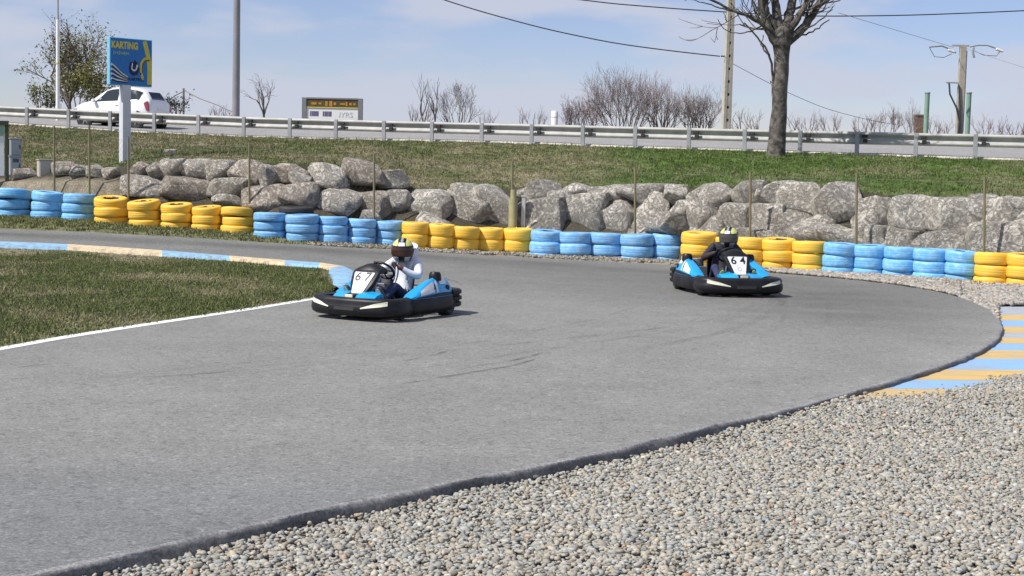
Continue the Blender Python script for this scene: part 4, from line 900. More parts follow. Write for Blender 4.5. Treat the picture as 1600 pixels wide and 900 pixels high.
# ================================================================ TREES AND BUSHES
def grow(b, p, d, L, r_, lv, spec, tips):
    """recursive tapering branch"""
    n = 4; pts = [p.copy()]; rad = [r_]; dd = d.copy(); rr_ = random
    for i in range(n):
        dd = (dd + Vector((rr_.uniform(-1, 1), rr_.uniform(-1, 1), rr_.uniform(-1, 1)))*spec['wig'] + Vector((0, 0, spec['up']))).normalized()
        pts.append(pts[-1]+dd*L/n); rad.append(r_*(1-(1-spec['taper'])*(i+1)/n))
    b.tube(pts, rad, 3 if lv >= spec['thin'] else 5, cap=False)
    if lv >= spec['levels']:
        tips.append((pts[-1], dd)); tips.append((pts[2], dd)); return
    for k in range(spec['kids'][lv] if lv < len(spec['kids']) else spec['kids'][-1]):
        t = rr_.uniform(0.35, 1.0) if k else 1.0; i = min(n-1, int(t*n)); q = pts[i].lerp(pts[i+1], t*n-i) if i < n else pts[-1]
        ax = dd.orthogonal().normalized(); ax.rotate(Matrix.Rotation(rr_.uniform(0, 6.28), 3, dd)); nd = dd.copy(); nd.rotate(Matrix.Rotation(R(rr_.uniform(*spec['ang'])), 3, ax))
        grow(b, q, nd, L*rr_.uniform(*spec['len']), max(spec['rmin'], rad[i]*rr_.uniform(0.5, 0.75)), lv+1, spec, tips)
m_bark = mat('plane_bark', (0.165, 0.148, 0.126), 0.9, (0.05, 0.045, 0.04), scale=5, detail=6, lo=0.4, hi=0.6, bump=0.7, bscale=9)
m_twig = mat('twig_bark', (0.19, 0.165, 0.145), 0.9, (0.12, 0.10, 0.085), scale=3); m_tw2 = mat('pinkish_twigs', (0.30, 0.235, 0.225), 0.9, (0.20, 0.155, 0.15), scale=2); m_olive = attr_mat('olive_leaf', rough=0.7, var=0.2, scale=2)
def bush(name, px, yt, wpx, Y, label, stems=5, seed=1, spec=None, m=m_tw2, group=None, r_=0.035, leaf=0, base_y=None, leafcol=(0.11, 0.12, 0.03), lean=0.35, trunk=0.0):
    random.seed(seed); s_ = Y/F; by = base_y or (lerp_tab(RAIL_TOP, px)+18); a = P(px, by, Y); H_ = P(px, yt, Y).z-a.z; Wd = wpx*s_
    o = empty(name, a); tag(o, label, 'tree' if 'tree' in name else 'bush', group)
    sp = dict(wig=0.16, up=0.10, taper=0.6, thin=1, levels=3, kids=[4, 4, 3], ang=(16, 52), len=(0.55, 0.8), rmin=0.007)
    if spec: sp.update(spec)
    b = MB(); tips = []
    p0 = Vector((0, 0, trunk*H_))
    for k in range(stems):
        t = (k+0.5)/stems*2-1; d_ = Vector((t*Wd/H_*lean*1.6+random.uniform(-.1, .1), random.uniform(-.35, .35), 1)).normalized()
        st = p0 + (Vector((t*Wd*0.22, random.uniform(-.3, .3), 0)) if not trunk else Vector((0, 0, 0)))
        grow(b, st, d_, H_*(1-trunk)*random.uniform(0.36, 0.46), r_, 0, sp, tips)
    vs = np.array(b.v); zt = np.percentile(vs[:, 2], 99.7)
    k = H_/zt; wx = np.percentile(np.abs(vs[:, 0]), 98.5); kx = min(1.6, max(0.5, (Wd/2)/wx))
    S_ = Matrix.Diagonal((kx, (kx+1)/2, k))
    b.v = [tuple(S_ @ Vector(v)) for v in b.v]
    b.build('branches', m, o, fix=False)
    if trunk:
        t = MB(); t.tube([(0, 0, -0.3), (0.02, 0, trunk*H_*0.5), (0, 0, trunk*H_*k*1.04)], [r_*1.5, r_*1.25, r_*1.05], 8); t.build('trunk', m, o, smooth=True)
    if leaf:
        pos = np.array([tuple(S_ @ q[0]) for q in tips]); idx = rng.integers(0, len(pos), leaf); c = pos[idx]+rng.normal(0, 0.13, (leaf, 3))
        e1 = rng.normal(size=(leaf, 3)); e1 /= np.linalg.norm(e1, axis=1)[:, None]; e2 = np.cross(e1, rng.normal(size=(leaf, 3))); e2 /= np.linalg.norm(e2, axis=1)[:, None]
        sz = rng.uniform(0.02, 0.055, (leaf, 1)); v = np.stack([c-e1*sz*1.5, c+e2*sz*0.7, c+e1*sz*1.5, c-e2*sz*0.7], 1).reshape(-1, 3)
        cc = np.array(leafcol)*rng.uniform(0.5, 1.7, (leaf, 1))*(1+rng.normal(0, 0.08, (leaf, 3)))
        link('foliage', np_mesh('foliage', v, np.arange(leaf*4).reshape(-1, 4), np.repeat(cc, 4, 0)), m_olive, o)
    return o
GB = 'bare bushes beyond the road'
bush('leafy_tree', 108, 30, 150, 66, 'half leafed olive green tree behind the slim white pole', 6, 3, dict(levels=3, kids=[5, 5, 4], wig=0.2, up=0.05, ang=(20, 60)), m_twig, leaf=3400, r_=0.075, trunk=0.16, base_y=185, leafcol=(0.16, 0.165, 0.065))
bush('leafy_bush', 132, 100, 80, 64.5, 'dense olive green bush at the foot of the leafy tree, by the car bonnet', 7, 9, dict(levels=2, kids=[5, 5]), m_twig, leaf=2800, base_y=188, leafcol=(0.15, 0.15, 0.04))
bush('leafy_bush', 70, 128, 40, 65, 'low olive green bush left of the slim white pole', 5, 19, dict(levels=2, kids=[4, 4]), m_twig, leaf=900, base_y=185, leafcol=(0.105, 0.11, 0.03))
bush('leafy_bush', 272, 150, 44, 70, 'small sparse dark green bush just right of the white car', 4, 12, dict(levels=2, kids=[4, 4]), m_twig, leaf=500, base_y=190, leafcol=(0.06, 0.07, 0.04))
bush('bare_tree', 412, 114, 70, 70, 'small leafless tree between the grey pole and the roadside board', 4, 5, dict(levels=3, kids=[3, 3, 2], wig=0.25, up=0.06, ang=(20, 50)), m_twig, r_=0.05, trunk=0.22)
bush('bare_bush', 342, 160, 44, 85, 'low faint leafless bush left of the grey pole', 5, 6, dict(levels=2), m_tw2, GB)
bush('bare_tree', 671, 116, 40, 72, 'narrow leafless tree, left of the two bare ones above the first driver', 2, 8, dict(levels=3, kids=[4, 3, 2], wig=0.14, up=0.2, ang=(12, 40)), m_twig, r_=0.05)
bush('bare_bush', 715, 128, 74, 72, 'rounded leafless bush right of the narrow bare tree', 9, 10, dict(levels=4, kids=[3, 3, 3, 2]), m_twig, GB)
bush('bare_bush', 655, 158, 50, 74, 'low leafless bush at the foot of the narrow bare tree', 5, 11, dict(levels=2), m_tw2, GB)
bush('bare_bush', 762, 168, 40, 80, 'tiny leafless bush left of the white tank', 4, 13, dict(levels=2), m_tw2, GB)
bush('bare_bush', 832, 164, 60, 80, 'low leafless bush touching the white tank on its left', 5, 14, dict(levels=2), m_tw2, GB)
bush('bare_bush', 905, 150, 80, 71, 'leafless bush between the white tank and the tall bare thicket', 13, 15, dict(levels=4, kids=[4, 3, 3, 2]), m_tw2, GB)
bush('bare_bush', 972, 104, 130, 70, 'tallest broad leafless bush, in the middle of the thicket', 19, 16, dict(levels=4, kids=[4, 4, 3, 2], rmin=0.007, up=0.06), m_tw2, GB, r_=0.038)
bush('bare_bush', 1034, 124, 90, 70.5, 'leafless bush right of the tallest one in the thicket', 15, 17, dict(levels=4, kids=[4, 3, 3, 2], rmin=0.007, up=0.06), m_tw2, GB, r_=0.045)
bush('bare_bush', 1090, 134, 80, 71, 'leafless bush at the right end of the thicket by the concrete pole', 15, 18, dict(levels=4, kids=[4, 3, 3, 2], rmin=0.007, up=0.06), m_tw2, GB, r_=0.045)
for k, (px, yt, wd, lab) in enumerate(((1165, 168, 60, 'low leafless bush between concrete pole and pruned tree'), (1258, 172, 60, 'low leafless bush just right of the pruned tree trunk'), (1298, 170, 50, 'small leafless bush second to the right of the pruned tree'), (1352, 176, 50, 'small leafless bush third to the right of the pruned tree'), (1388, 162, 44, 'leafless bush left of the brown chimney'), (1422, 155, 44, 'taller leafless bush in front of the brown chimney'), (1468, 178, 50, 'low leafless bush between the two green posts'), (1545, 176, 60, 'low leafless bush right of the green posts'), (1585, 186, 50, 'lowest leafless bush at the right picture edge'))):
    bush('bare_bush', px, yt, wd, 82-k % 3*3, lab, 5, 40+k, dict(levels=3 if k in (4, 5) else 2), m_tw2, GB)
# the pruned plane tree on the bank
random.seed(23)
Yt_ = 41.3; a = P(1214, 247, Yt_); tree = empty('plane_tree', a); tag(tree, 'large pruned bare tree with thick trunk standing in front of the barrier', 'tree')
sc = Yt_/F; Z = lambda y: P(1214, y, Yt_).z-a.z
def TX(px): return P(px, 200, Yt_).x-a.x
tp = [(1214, 262, 22), (1214, 252, 18), (1214, 243, 15), (1215, 225, 14), (1216, 200, 13), (1217, 170, 12), (1217.5, 140, 11.5), (1217, 110, 11.5), (1217, 85, 12), (1216, 68, 14), (1216, 56, 15), (1216, 48, 14), (1217, 40, 10), (1217, 34, 3), (1217, 33, 0.1)]
pts = [Vector((TX(x)+0.02*random.uniform(-1, 1), 0.02*random.uniform(-1, 1), Z(y))) for x, y, w in tp]; pts = [q for q in pts]
b = MB(); n = 20; rws = []
fine = res_par(pts, 60); fr_ = np.interp(np.linspace(0, len(tp)-1, 60), range(len(tp)), [w for _, _, w in tp])
for i, q in enumerate(fine):
    rw = []
    for j in range(n+1):
        th = 2*math.pi*(j % n)/n; kk = fr_[i]*sc*(1+0.10*mnoise.fractal((math.cos(th)*1.3, math.sin(th)*1.3, q.z*1.2), 0.9, 2, 3)); rw.append((q.x+kk*math.cos(th), q.y+kk*math.sin(th), q.z))
    rws.append(rw)
b.sheet(rws); b.build('trunk', m_bark, tree, smooth=True, weld=True)
b = MB(); tips = []
sp = dict(wig=0.14, up=0.10, taper=0.62, thin=2, levels=3, kids=[3, 3, 2], ang=(18, 50), len=(0.55, 0.85), rmin=0.012)
LIMBS = [([(1213, 74), (1196, 50), (1186, 26), (1178, 0), (1172, -30)], 8.5), ([(1220, 70), (1248, 44), (1264, 22), (1274, -2), (1282, -30)], 8), ([(1213, 50), (1207, 20), (1204, -8), (1202, -40)], 9), ([(1220, 48), (1228, 22), (1233, -6), (1240, -40)], 9.5),
         ([(1208, 44), (1196, 30), (1188, 12), (1186, -15)], 6.5), ([(1225, 50), (1240, 26), (1250, 4), (1256, -25)], 6.5), ([(1207, 58), (1186, 40), (1160, 26), (1130, 16), (1095, 0), (1075, -8)], 3.2), ([(1228, 60), (1256, 52), (1274, 42), (1291, 27)], 1.7), ([(1206, 150), (1203, 120), (1198, 88), (1184, 70), (1168, 52), (1154, 40)], 2.3), ([(1198, 88), (1184, 72), (1188, 56)], 1.6), ([(1226, 50), (1262, 40), (1278, 26), (1288, 12)], 1.6), ([(1186, 40), (1160, 54), (1130, 53), (1118, 44), (1113, 34)], 1.2), ([(1150, 23), (1110, 10), (1068, -2)], 1.4), ([(1178, 32), (1168, 10), (1166, -10)], 1.8), ([(1130, 36), (1122, 24)], 0.8), ([(1212, 150), (1205, 125)], 2.2)]
for k, (pl, w0) in enumerate(LIMBS):
    dy = random.uniform(-0.5, 0.5); q = [Vector((TX(x), dy*i/len(pl)*1.5, Z(y))) for i, (x, y) in enumerate(pl)]
    qq = smooth_pts(resample(q, 14), 1); rd = [w0*sc*(1-0.55*i/13) for i in range(14)]
    qq = [v+Vector((random.uniform(-1, 1), random.uniform(-1, 1), random.uniform(-1, 1)))*0.022*(0 < i) for i, v in enumerate(qq)]
    b.tube(qq, rd, 8, cap=False)
    if w0 > 2.8:
        for t in range(8):
            i = random.randint(4, 13); d_ = (qq[i]-qq[i-1]).normalized(); ax = d_.orthogonal(); ax.rotate(Matrix.Rotation(random.uniform(0, 6.28), 3, d_)); d_.rotate(Matrix.Rotation(R(random.uniform(25, 70)), 3, ax))
            grow(b, qq[i], d_, random.uniform(0.45, 1.0), max(0.013, rd[i]*0.30), 1, sp, tips)
b.build('branches', m_twig if False else m_bark, tree, fix=False, smooth=True)

# ================================================================ WHITE CAR on the road
m_car = mat('white_car_paint', (0.82, 0.82, 0.82), 0.25, (0.80, 0.80, 0.80), scale=1, coat=0.6); m_glass, _n, _l, _b = nt('dark_glass'); _b.inputs['Base Color'].default_value = (0.025, 0.035, 0.04, 1); _b.inputs['Roughness'].default_value = 0.06
m_tail = mat('tail_lamp_red', (0.30, 0.03, 0.06), 0.2, coat=0.5); m_trim = mat('black_trim', (0.02, 0.02, 0.02), 0.6); m_alloy = mat('alloy_wheel', (0.45, 0.45, 0.46), 0.35, metal=0.6); m_skin = mat('skin', (0.24, 0.13, 0.085), 0.55, (0.20, 0.105, 0.07), scale=12)
L_ = 3.45
ST = [  # x, half width, belt z, roof half width, roof z, sill z
 (1.70, 0.45, 0.62, 0.40, 0.64, 0.32), (1.64, 0.66, 0.70, 0.58, 0.74, 0.25), (1.45, 0.76, 0.76, 0.64, 0.82, 0.22), (1.15, 0.81, 0.84, 0.66, 0.91, 0.22), (0.86, 0.82, 0.90, 0.66, 0.97, 0.22), (0.55, 0.825, 0.91, 0.62, 1.18, 0.22), (0.25, 0.83, 0.92, 0.60, 1.36, 0.22), (0.0, 0.83, 0.925, 0.59, 1.44, 0.22), (-0.4, 0.83, 0.94, 0.59, 1.475, 0.22), (-0.8, 0.83, 0.955, 0.58, 1.465, 0.22), (-1.2, 0.82, 0.965, 0.56, 1.40, 0.22), (-1.45, 0.79, 0.97, 0.53, 1.29, 0.24), (-1.62, 0.76, 0.95, 0.54, 1.08, 0.27), (-1.70, 0.72, 0.90, 0.60, 0.96, 0.30), (-1.73, 0.60, 0.62, 0.58, 0.66, 0.36)]
def sect(s):
    x, w, bz, rw, rz, sz = s
    half = [(0.0, sz), (w*0.80, sz), (w*0.97, sz+0.10), (w, (sz+bz)/2), (w*0.985, bz-0.03), (w*0.96, bz), (rw+(w*0.96-rw)*0.45, bz+(rz-bz)*0.55), (rw, bz+(rz-bz)*0.92), (rw*0.80, rz), (0.0, rz+0.012)]
    pts = [(x, y, z) for y, z in half] + [(x, -y, z) for y, z in half[-2:0:-1]]
    return pts
PY = 55.0
pc = P(189, 207, PY); car = empty('hatchback_car', (pc.x, pc.y, 0), math.atan2(0.321, -0.947))
rb = P(189, lerp_tab(RAIL_BASE, 189)-1.5, railY(189)-0.15).z
car.location.z = rb+0.205; car.scale = (0.97, 0.97, 1.04)
tag(car, 'white three door hatchback driving along the road behind the sign pillar', 'car')
rws = [sect(s) for s in ST]; rws = [r_+[r_[0]] for r_ in rws]
b = MB(); b.sheet(rws); b.add(rws[0][:-1], [tuple(range(len(rws[0])-1))]); b.add(rws[-1][:-1], [tuple(range(len(rws[-1])-1))])
body = b.build('body', m_car, car, smooth=True, weld=True, angle=60)
def sidept(x, t, side, off=0.006):
    """point on the glasshouse side, t 0 at the belt and 1 at the roof edge"""
    xs = [s[0] for s in ST][::-1]; f_ = lambda k: float(np.interp(x, xs, [s[k] for s in ST][::-1]))
    w, bz, rw, rz = f_(1), f_(2), f_(3), f_(4); y0, y1 = w*0.96, rw; k = t
    q = [(y0, bz), (rw+(y0-rw)*0.45, bz+(rz-bz)*0.55), (rw, bz+(rz-bz)*0.92)]
    if k < 0.6: y, z = q[0][0]+(q[1][0]-q[0][0])*k/0.6, q[0][1]+(q[1][1]-q[0][1])*k/0.6
    else: y, z = q[1][0]+(q[2][0]-q[1][0])*(k-0.6)/0.4, q[1][1]+(q[2][1]-q[1][1])*(k-0.6)/0.4
    return (x, side*(y+off), z+off*0.4)
for side in (1, -1):
    for nm, xa, xb, x2a, x2b, ta, tb_ in (('front_window', 0.70, -0.38, 0.20, -0.38, 0.06, 0.93), ('rear_window', -0.50, -1.28, -0.52, -1.36, 0.10, 0.90)):
        rws = []
        for i in range(7):
            t = i/6; tt = ta+(tb_-ta)*t; a_, c_ = xa+(x2a-xa)*t, xb+(x2b-xb)*t; rws.append([sidept(a_+(c_-a_)*j/8, tt if nm[0] == 'f' or j > 1 else tt*0.8+0.12, side) for j in range(9)])
        b = MB(); b.sheet(rws); b.build('window', m_glass, car, smooth=True)
def roofpt(x, y, off=0.008):
    xs = [s[0] for s in ST][::-1]; f_ = lambda k: float(np.interp(x, xs, [s[k] for s in ST][::-1])); return (x+(off if x > 0 else -off*1.3), y, f_(4)+0.010+off*0.6)
for nm, xa, xb, wa, wb in (('windscreen', 0.82, 0.20, 0.52, 0.46), ('rear_screen', -1.655, -1.45, 0.44, 0.40)):
    b = MB(); b.sheet([[roofpt(xa+(xb-xa)*i/6, (wa+(wb-wa)*i/6)*(j/5-1)) for j in range(11)] for i in range(7)]); b.build(nm, m_glass, car, smooth=True)
for side in (1, -1):
    b = MB(); b.prism([(-1.50, 0.90), (-1.64, 0.97), (-1.70, 0.86), (-1.72, 0.62), (-1.60, 0.64)], side*0.70, side*0.80); b.build('tail_lamp', m_tail, car, bevel=0.02)
    b = MB(); b.prism([(1.42, 0.72), (1.62, 0.68), (1.68, 0.58), (1.50, 0.58)], side*0.50, side*0.76); b.build('headlight', m_alloy, car, bevel=0.02)
    b = MB(); b.box((0.62, side*0.90, 0.96), (0.12, 0.14, 0.11)); b.build('wing_mirror', m_car, car, bevel=0.03)
    b = MB(); b.box((-0.35, side*0.835, 0.82), (0.14, 0.02, 0.03)); b.build('door_handle', m_car, car, bevel=0.006)
    for wx in (1.08, -1.20):
        w = empty('wheel', (wx, side*0.74, 0.29)); w.parent = car
        b = MB(); b.lathe([(0.17, -0.09), (0.26, -0.095), (0.29, -0.06), (0.29, 0.06), (0.26, 0.095), (0.17, 0.09)], 28, 'y'); b.build('tyre', m_tk, w, smooth=True)
        b = MB(); b.lathe([(0.0, 0.06*side), (0.05, 0.075*side), (0.15, 0.05*side), (0.185, 0.085*side)], 20, 'y')
        for q in range(5):
            an = q*2*math.pi/5; b.box((0.1*math.cos(an), 0.075*side, 0.1*math.sin(an)), (0.16, 0.02, 0.035), Matrix.Rotation(-an, 3, 'Y'))
        b.build('rim', m_alloy, w, smooth=True)
        b = MB(); b.lathe([(0.0, side*0.098-side*0.02), (0.33, side*0.098-side*0.02)], 28, 'y', c=(wx, side*0.74, 0.30)); b.build('wheel_arch', m_trim, car)
b = MB(); b.box((-1.70, 0, 0.40), (0.10, 1.35, 0.16)); b.build('bumper', m_car, car, bevel=0.04); b = MB(); b.box((-1.735, 0, 0.72), (0.012, 0.42, 0.10)); b.build('number_plate', m_wht, car)
b = MB(); b.box((0, 0, 0.24), (2.6, 1.4, 0.08)); b.build('underbody', m_trim, car)

# ================================================================ KARTS
m_kblk = mat('black_plastic', (0.007, 0.007, 0.009), 0.45, (0.018, 0.018, 0.02), scale=5, detail=8, spec=0.3); m_kblue = mat('kart_blue_plastic', (0.01, 0.36, 0.74), 0.32, (0.012, 0.32, 0.66), scale=3, coat=0.3); m_kwht = mat('kart_white_plastic', (0.78, 0.79, 0.80), 0.4)
m_kcream = mat('headlight_sticker', (0.78, 0.78, 0.62), 0.4); m_kyel = mat('fluo_yellow', (0.70, 0.78, 0.10), 0.4); m_steel = mat('chassis_steel', (0.30, 0.30, 0.31), 0.4, metal=0.8); m_engine = mat('engine_alloy', (0.22, 0.22, 0.23), 0.5, metal=0.5); m_seat = mat('seat_plastic', (0.012, 0.012, 0.013), 0.35); m_kgrey = mat('grey_graphic', (0.28, 0.36, 0.46), 0.4)
def path_normals(pts):
    out = []
    for i in range(len(pts)):
        t = pts[min(i+1, len(pts)-1)]-pts[max(i-1, 0)]; out.append(Vector((t.y, -t.x, 0)).normalized())
    return out
def sweep(b, pts, prof, closed_ends=True, cap=True):
    ns = path_normals(pts); rws = [[p+n_*a+Vector((0, 0, h)) for a, h in prof]+[p+n_*prof[0][0]+Vector((0, 0, prof[0][1]))] for p, n_ in zip(pts, ns)]
    b.sheet(rws)
    if cap: b.add(rws[0][:-1], [tuple(range(len(prof)))]); b.add(rws[-1][:-1], [tuple(range(len(prof)))])
def V2(l_): return [Vector((x, y, 0)) for x, y in l_]
def kart(px, py, heading, number, label, steer=0.0, size=1.06):
    g = G(px, py); k = empty('racing_kart', g, heading); k.scale = (size,)*3; tag(k, label, 'kart', 'racing karts on the track')
    # outline runs clockwise seen from above so that the normal points outwards
    fpts = smooth_pts(resample(V2([(0.40, -0.60), (0.58, -0.655), (0.78, -0.64), (0.90, -0.54), (0.965, -0.32), (0.985, 0), (0.965, 0.32), (0.90, 0.54), (0.78, 0.64), (0.58, 0.655), (0.40, 0.60)]), 48), 2)[::-1]
    if path_normals(fpts)[24].x < 0: fpts = fpts[::-1]
    fprof = [(-0.13, 0.275), (-0.05, 0.292), (-0.005, 0.28), (0.018, 0.245), (0.012, 0.215), (0.028, 0.19), (0.034, 0.13), (0.02, 0.085), (-0.03, 0.055), (-0.13, 0.05)]
    b = MB(); sweep(b, fpts, fprof); fb = b.build('front_bumper', m_kblk, k, smooth=True, weld=True, angle=55)
    ns = path_normals(fpts)
    def fb_at(i, h, off=0.006):
        kk = [q[1] for q in fprof[2:8]][::-1]; aa = [q[0] for q in fprof[2:8]][::-1]; i0 = min(int(i), 46); f_ = i-i0
        p = fpts[i0].lerp(fpts[i0+1], f_); n_ = ns[i0].lerp(ns[i0+1], f_).normalized(); return p+n_*(float(np.interp(h, kk, aa))+off)+Vector((0, 0, h))
    mid = 23.5
    for sg in (1, -1):
        rws = []
        for q in range(9):
            t = q/8; i = mid+sg*(5.2+7.4*t); top = 0.20+0.062*t; bot = 0.160+0.048*t
            tp_ = bot+(top-bot)*min(1, 0.35+1.2*t)
            rws.append([fb_at(i, bot), fb_at(i, (bot+tp_)/2), fb_at(i, tp_)])
        b = MB(); b.sheet(rws); hl = b.build('headlight_decal', m_kcream, fb, smooth=True)
        rws = [[v+(0.002)*Vector((1, 0, 0)) for v in r_] for r_ in rws[3:6]]
    rws = [[fb_at(mid-3.2+0.8*q, h) for h in (0.135, 0.16, 0.175)] for q in range(9)]; b = MB(); b.sheet(rws); b.build('recess', m_dark, fb)
    for sg in (1, -1):
        sp_ = smooth_pts(resample(V2([(0.44, sg*0.585), (0.30, sg*0.64), (0.0, sg*0.675), (-0.30, sg*0.675), (-0.52, sg*0.66), (-0.62, sg*0.60)]), 30), 2)
        if path_normals(sp_)[10].y*sg < 0: sp_ = sp_[::-1]
        sprof = [(-0.13, 0.262), (-0.03, 0.27), (0.0, 0.255), (0.012, 0.20), (0.02, 0.15), (0.008, 0.09), (-0.04, 0.06), (-0.13, 0.06)]
        b = MB(); sweep(b, sp_, sprof); sb_ = b.build('side_bumper', m_kblk, k, smooth=True, weld=True, angle=55)
        # blue bodywork pod, low in front and high behind
        xs_ = [0.40, 0.28, 0.10, -0.10, -0.30, -0.46, -0.58, -0.66]; zt_ = [0.280, 0.335, 0.405, 0.470, 0.515, 0.510, 0.475, 0.37]; yo = [0.595, 0.635, 0.655, 0.662, 0.660, 0.648, 0.63, 0.60]; yi = [0.46, 0.44, 0.44, 0.44, 0.44, 0.44, 0.45, 0.46]
        rws = []
        for x_, z_, o_, i_ in zip(xs_, zt_, yo, yi):
            to = o_-0.50*(z_-0.265)
            rws.append([Vector((x_, sg*o_, 0.262)), Vector((x_, sg*(o_*0.45+to*0.55+0.012), 0.262+(z_-0.262)*0.55)), Vector((x_, sg*(to+0.012), z_-0.02)), Vector((x_, sg*(to-0.025), z_)), Vector((x_, sg*i_, z_-0.03)), Vector((x_, sg*(i_+0.01), 0.262))])
        rw2 = [r_+[r_[0]] for r_ in rws]
        b = MB(); b.sheet(rw2); b.add(rws[0], [tuple(range(6))]); b.add(rws[-1], [tuple(range(6))]); pod = b.build('side_pod', m_kblue, k, smooth=True, weld=True, angle=50)
        def pod_at(x_, t, off=0.006):   # t 0 base .. 1 ridge of the outer face
            f_ = lambda a_: float(np.interp(-x_, [-q for q in xs_], a_)); o_, z_ = f_(yo), f_(zt_); to = o_-0.50*(z_-0.265)
            A = Vector((x_, sg*o_, 0.262)); B_ = Vector((x_, sg*(o_*0.45+to*0.55+0.012), 0.262+(z_-0.262)*0.55)); C_ = Vector((x_, sg*(to+0.012), z_-0.02))
            p = A.lerp(B_, t/0.55) if t < 0.55 else B_.lerp(C_, (t-0.55)/0.45); return p+Vector((0, sg*off, off*0.5))
        def patch(name, xa, xb, ta, tb_, m, sh=0.0):
            b = MB(); b.sheet([[pod_at(xa+(xb-xa)*i/6+sh*(ta+(tb_-ta)*j/4), ta+(tb_-ta)*j/4) for j in range(5)] for i in range(7)]); b.build(name, m, pod, smooth=True)
        patch('black_graphic', 0.30, -0.60, 0.02, 0.20, m_kblk); patch('white_graphic', 0.24, -0.10, 0.30, 0.97, m_kwht, -0.06); patch('grey_graphic', -0.15, -0.20, 0.25, 0.95, m_kwht, -0.05); patch('white_graphic', -0.28, -0.46, 0.62, 0.97, m_kwht, -0.03)
        patch('dark_graphic', -0.02, -0.06, 0.45, 0.75, m_kblk, -0.2)
        b = MB(); c_ = pod_at(-0.48, 0.40, 0.004); b.lathe([(0, 0.004*sg), (0.040, 0.006*sg), (0.045, -0.01*sg)], 16, 'y', c=tuple(c_)); b.build('vent', m_kblk, pod)
        b = MB(); b.lathe([(0, 0.045), (0.060, 0.04), (0.078, 0.015), (0.082, -0.02), (0.085, -0.07)], 16, c=(-0.32, sg*0.51, 0.535)); b.build('filler_cap', m_kblk, k, smooth=True, weld=True)
    # rear bumper with ridges
    rp_ = smooth_pts(resample(V2([(-0.60, -0.625), (-0.78, -0.64), (-0.90, -0.54), (-0.94, -0.25), (-0.945, 0), (-0.94, 0.25), (-0.90, 0.54), (-0.78, 0.64), (-0.60, 0.625)]), 40), 2)
    if path_normals(rp_)[20].x > 0: rp_ = rp_[::-1]
    rprof = [(-0.10, 0.335), (-0.01, 0.335), (0.015, 0.315), (0.015, 0.275), (-0.012, 0.262), (-0.012, 0.248), (0.02, 0.235), (0.02, 0.195), (-0.012, 0.182), (-0.012, 0.168), (0.015, 0.155), (0.012, 0.11), (-0.02, 0.095), (-0.10, 0.095)]
    b = MB(); sweep(b, rp_, rprof); b.build('rear_bumper', m_kblk, k, smooth=True, weld=True, angle=50)
    # front cowl: blue, split by a dark centre
    for sg in (1, -1):
        b = MB(); rws = []
        for i in range(7):
            t = i/6; y_ = sg*(0.085+0.235*t); rws.append([(0.90-0.10*t*t, y_, 0.275), (0.86-0.10*t*t, y_, 0.315-0.01*t), (0.74-0.07*t, y_, 0.345-0.015*t), (0.60, y_, 0.37-0.05*t), (0.60, y_, 0.28), (0.88-0.1*t*t, y_, 0.26)])
        r2 = [r_+[r_[0]] for r_ in rws]; b.sheet(r2); b.add(rws[0], [tuple(range(6))]); b.add(rws[-1], [tuple(range(6))]); b.build('front_cowl', m_kblue, k, smooth=True, weld=True, angle=45)
    b = MB(); b.box((0.80, 0, 0.30), (0.20, 0.165, 0.06)); b.build('cowl_centre', m_kblk, k, bevel=0.015)
    b = MB(); b.box((0.905, 0, 0.30), (0.02, 0.12, 0.05)); b.build('cowl_badge', m_kcream, k, bevel=0.006)
    # number panel on a black fairing
    bot = Vector((0.735, 0, 0.315)); topp = Vector((0.535, 0, 0.590)); ax_u = (topp-bot).normalized(); nn = Vector((ax_u.z, 0, -ax_u.x)); Lp = (topp-bot).length
    def fp_(y_, t, off): return bot+ax_u*(t*Lp)+nn*off+Vector((0, y_, 0))
    def slab(poly, o0, o1):
        b = MB(); n_ = len(poly); b.add([fp_(y_, t, o0) for y_, t in poly]+[fp_(y_, t, o1) for y_, t in poly], [tuple(range(n_)), tuple(range(2*n_-1, n_-1, -1))]+[(i, n_+i, n_+(i+1) % n_, (i+1) % n_) for i in range(n_)]); return b
    slab([(-0.10, -0.02), (0.10, -0.02), (0.17, 0.45), (0.205, 1.0), (0.15, 1.14), (-0.15, 1.14), (-0.205, 1.0), (-0.17, 0.45)], -0.06, 0.0).build('fairing', m_kblk, k, bevel=0.015, smooth=True)
    pan = slab([(-0.082, 0.02), (0.082, 0.02), (0.155, 0.93), (0.145, 0.97), (-0.145, 0.97), (-0.155, 0.93)], 0.001, 0.012).build('number_panel', m_kwht, k, bevel=0.004)
    ori = Matrix((( 0, ax_u.x, nn.x, 0), (1, ax_u.y, nn.y, 0), (0, ax_u.z, nn.z, 0), (0, 0, 0, 1)))
    for dg_, y_ in zip(number, (-0.072, 0.072)):
        text_obj('race_digit', dg_, 0.18, m_ink, pan, Matrix.Translation(fp_(y_, 0.74, 0.0135)) @ ori, bold=0.003, extrude=0.001)
    b = MB(); b.lathe([(0.026, 0.0), (0.032, 0.0)], 20); 
    me_ = b.mesh('emblem', fix=False); me_.transform(Matrix.Translation(fp_(0, 0.30, 0.0145)) @ ori); link('emblem', me_, m_kgrey, pan)
    # black visor hump over the dash
    b = MB(); rws = []
    for i in range(9):
        t = i/8*2-1; y_ = 0.19*t; hz2 = 0.065*(1-t*t)
        rws.append([(0.525, y_, 0.600), (0.495, y_*0.98, 0.615+hz2*0.8), (0.40, y_*0.95, 0.63+hz2), (0.31, y_*0.9, 0.62+hz2*0.9), (0.31, y_*0.9, 0.585), (0.49, y_, 0.565)])
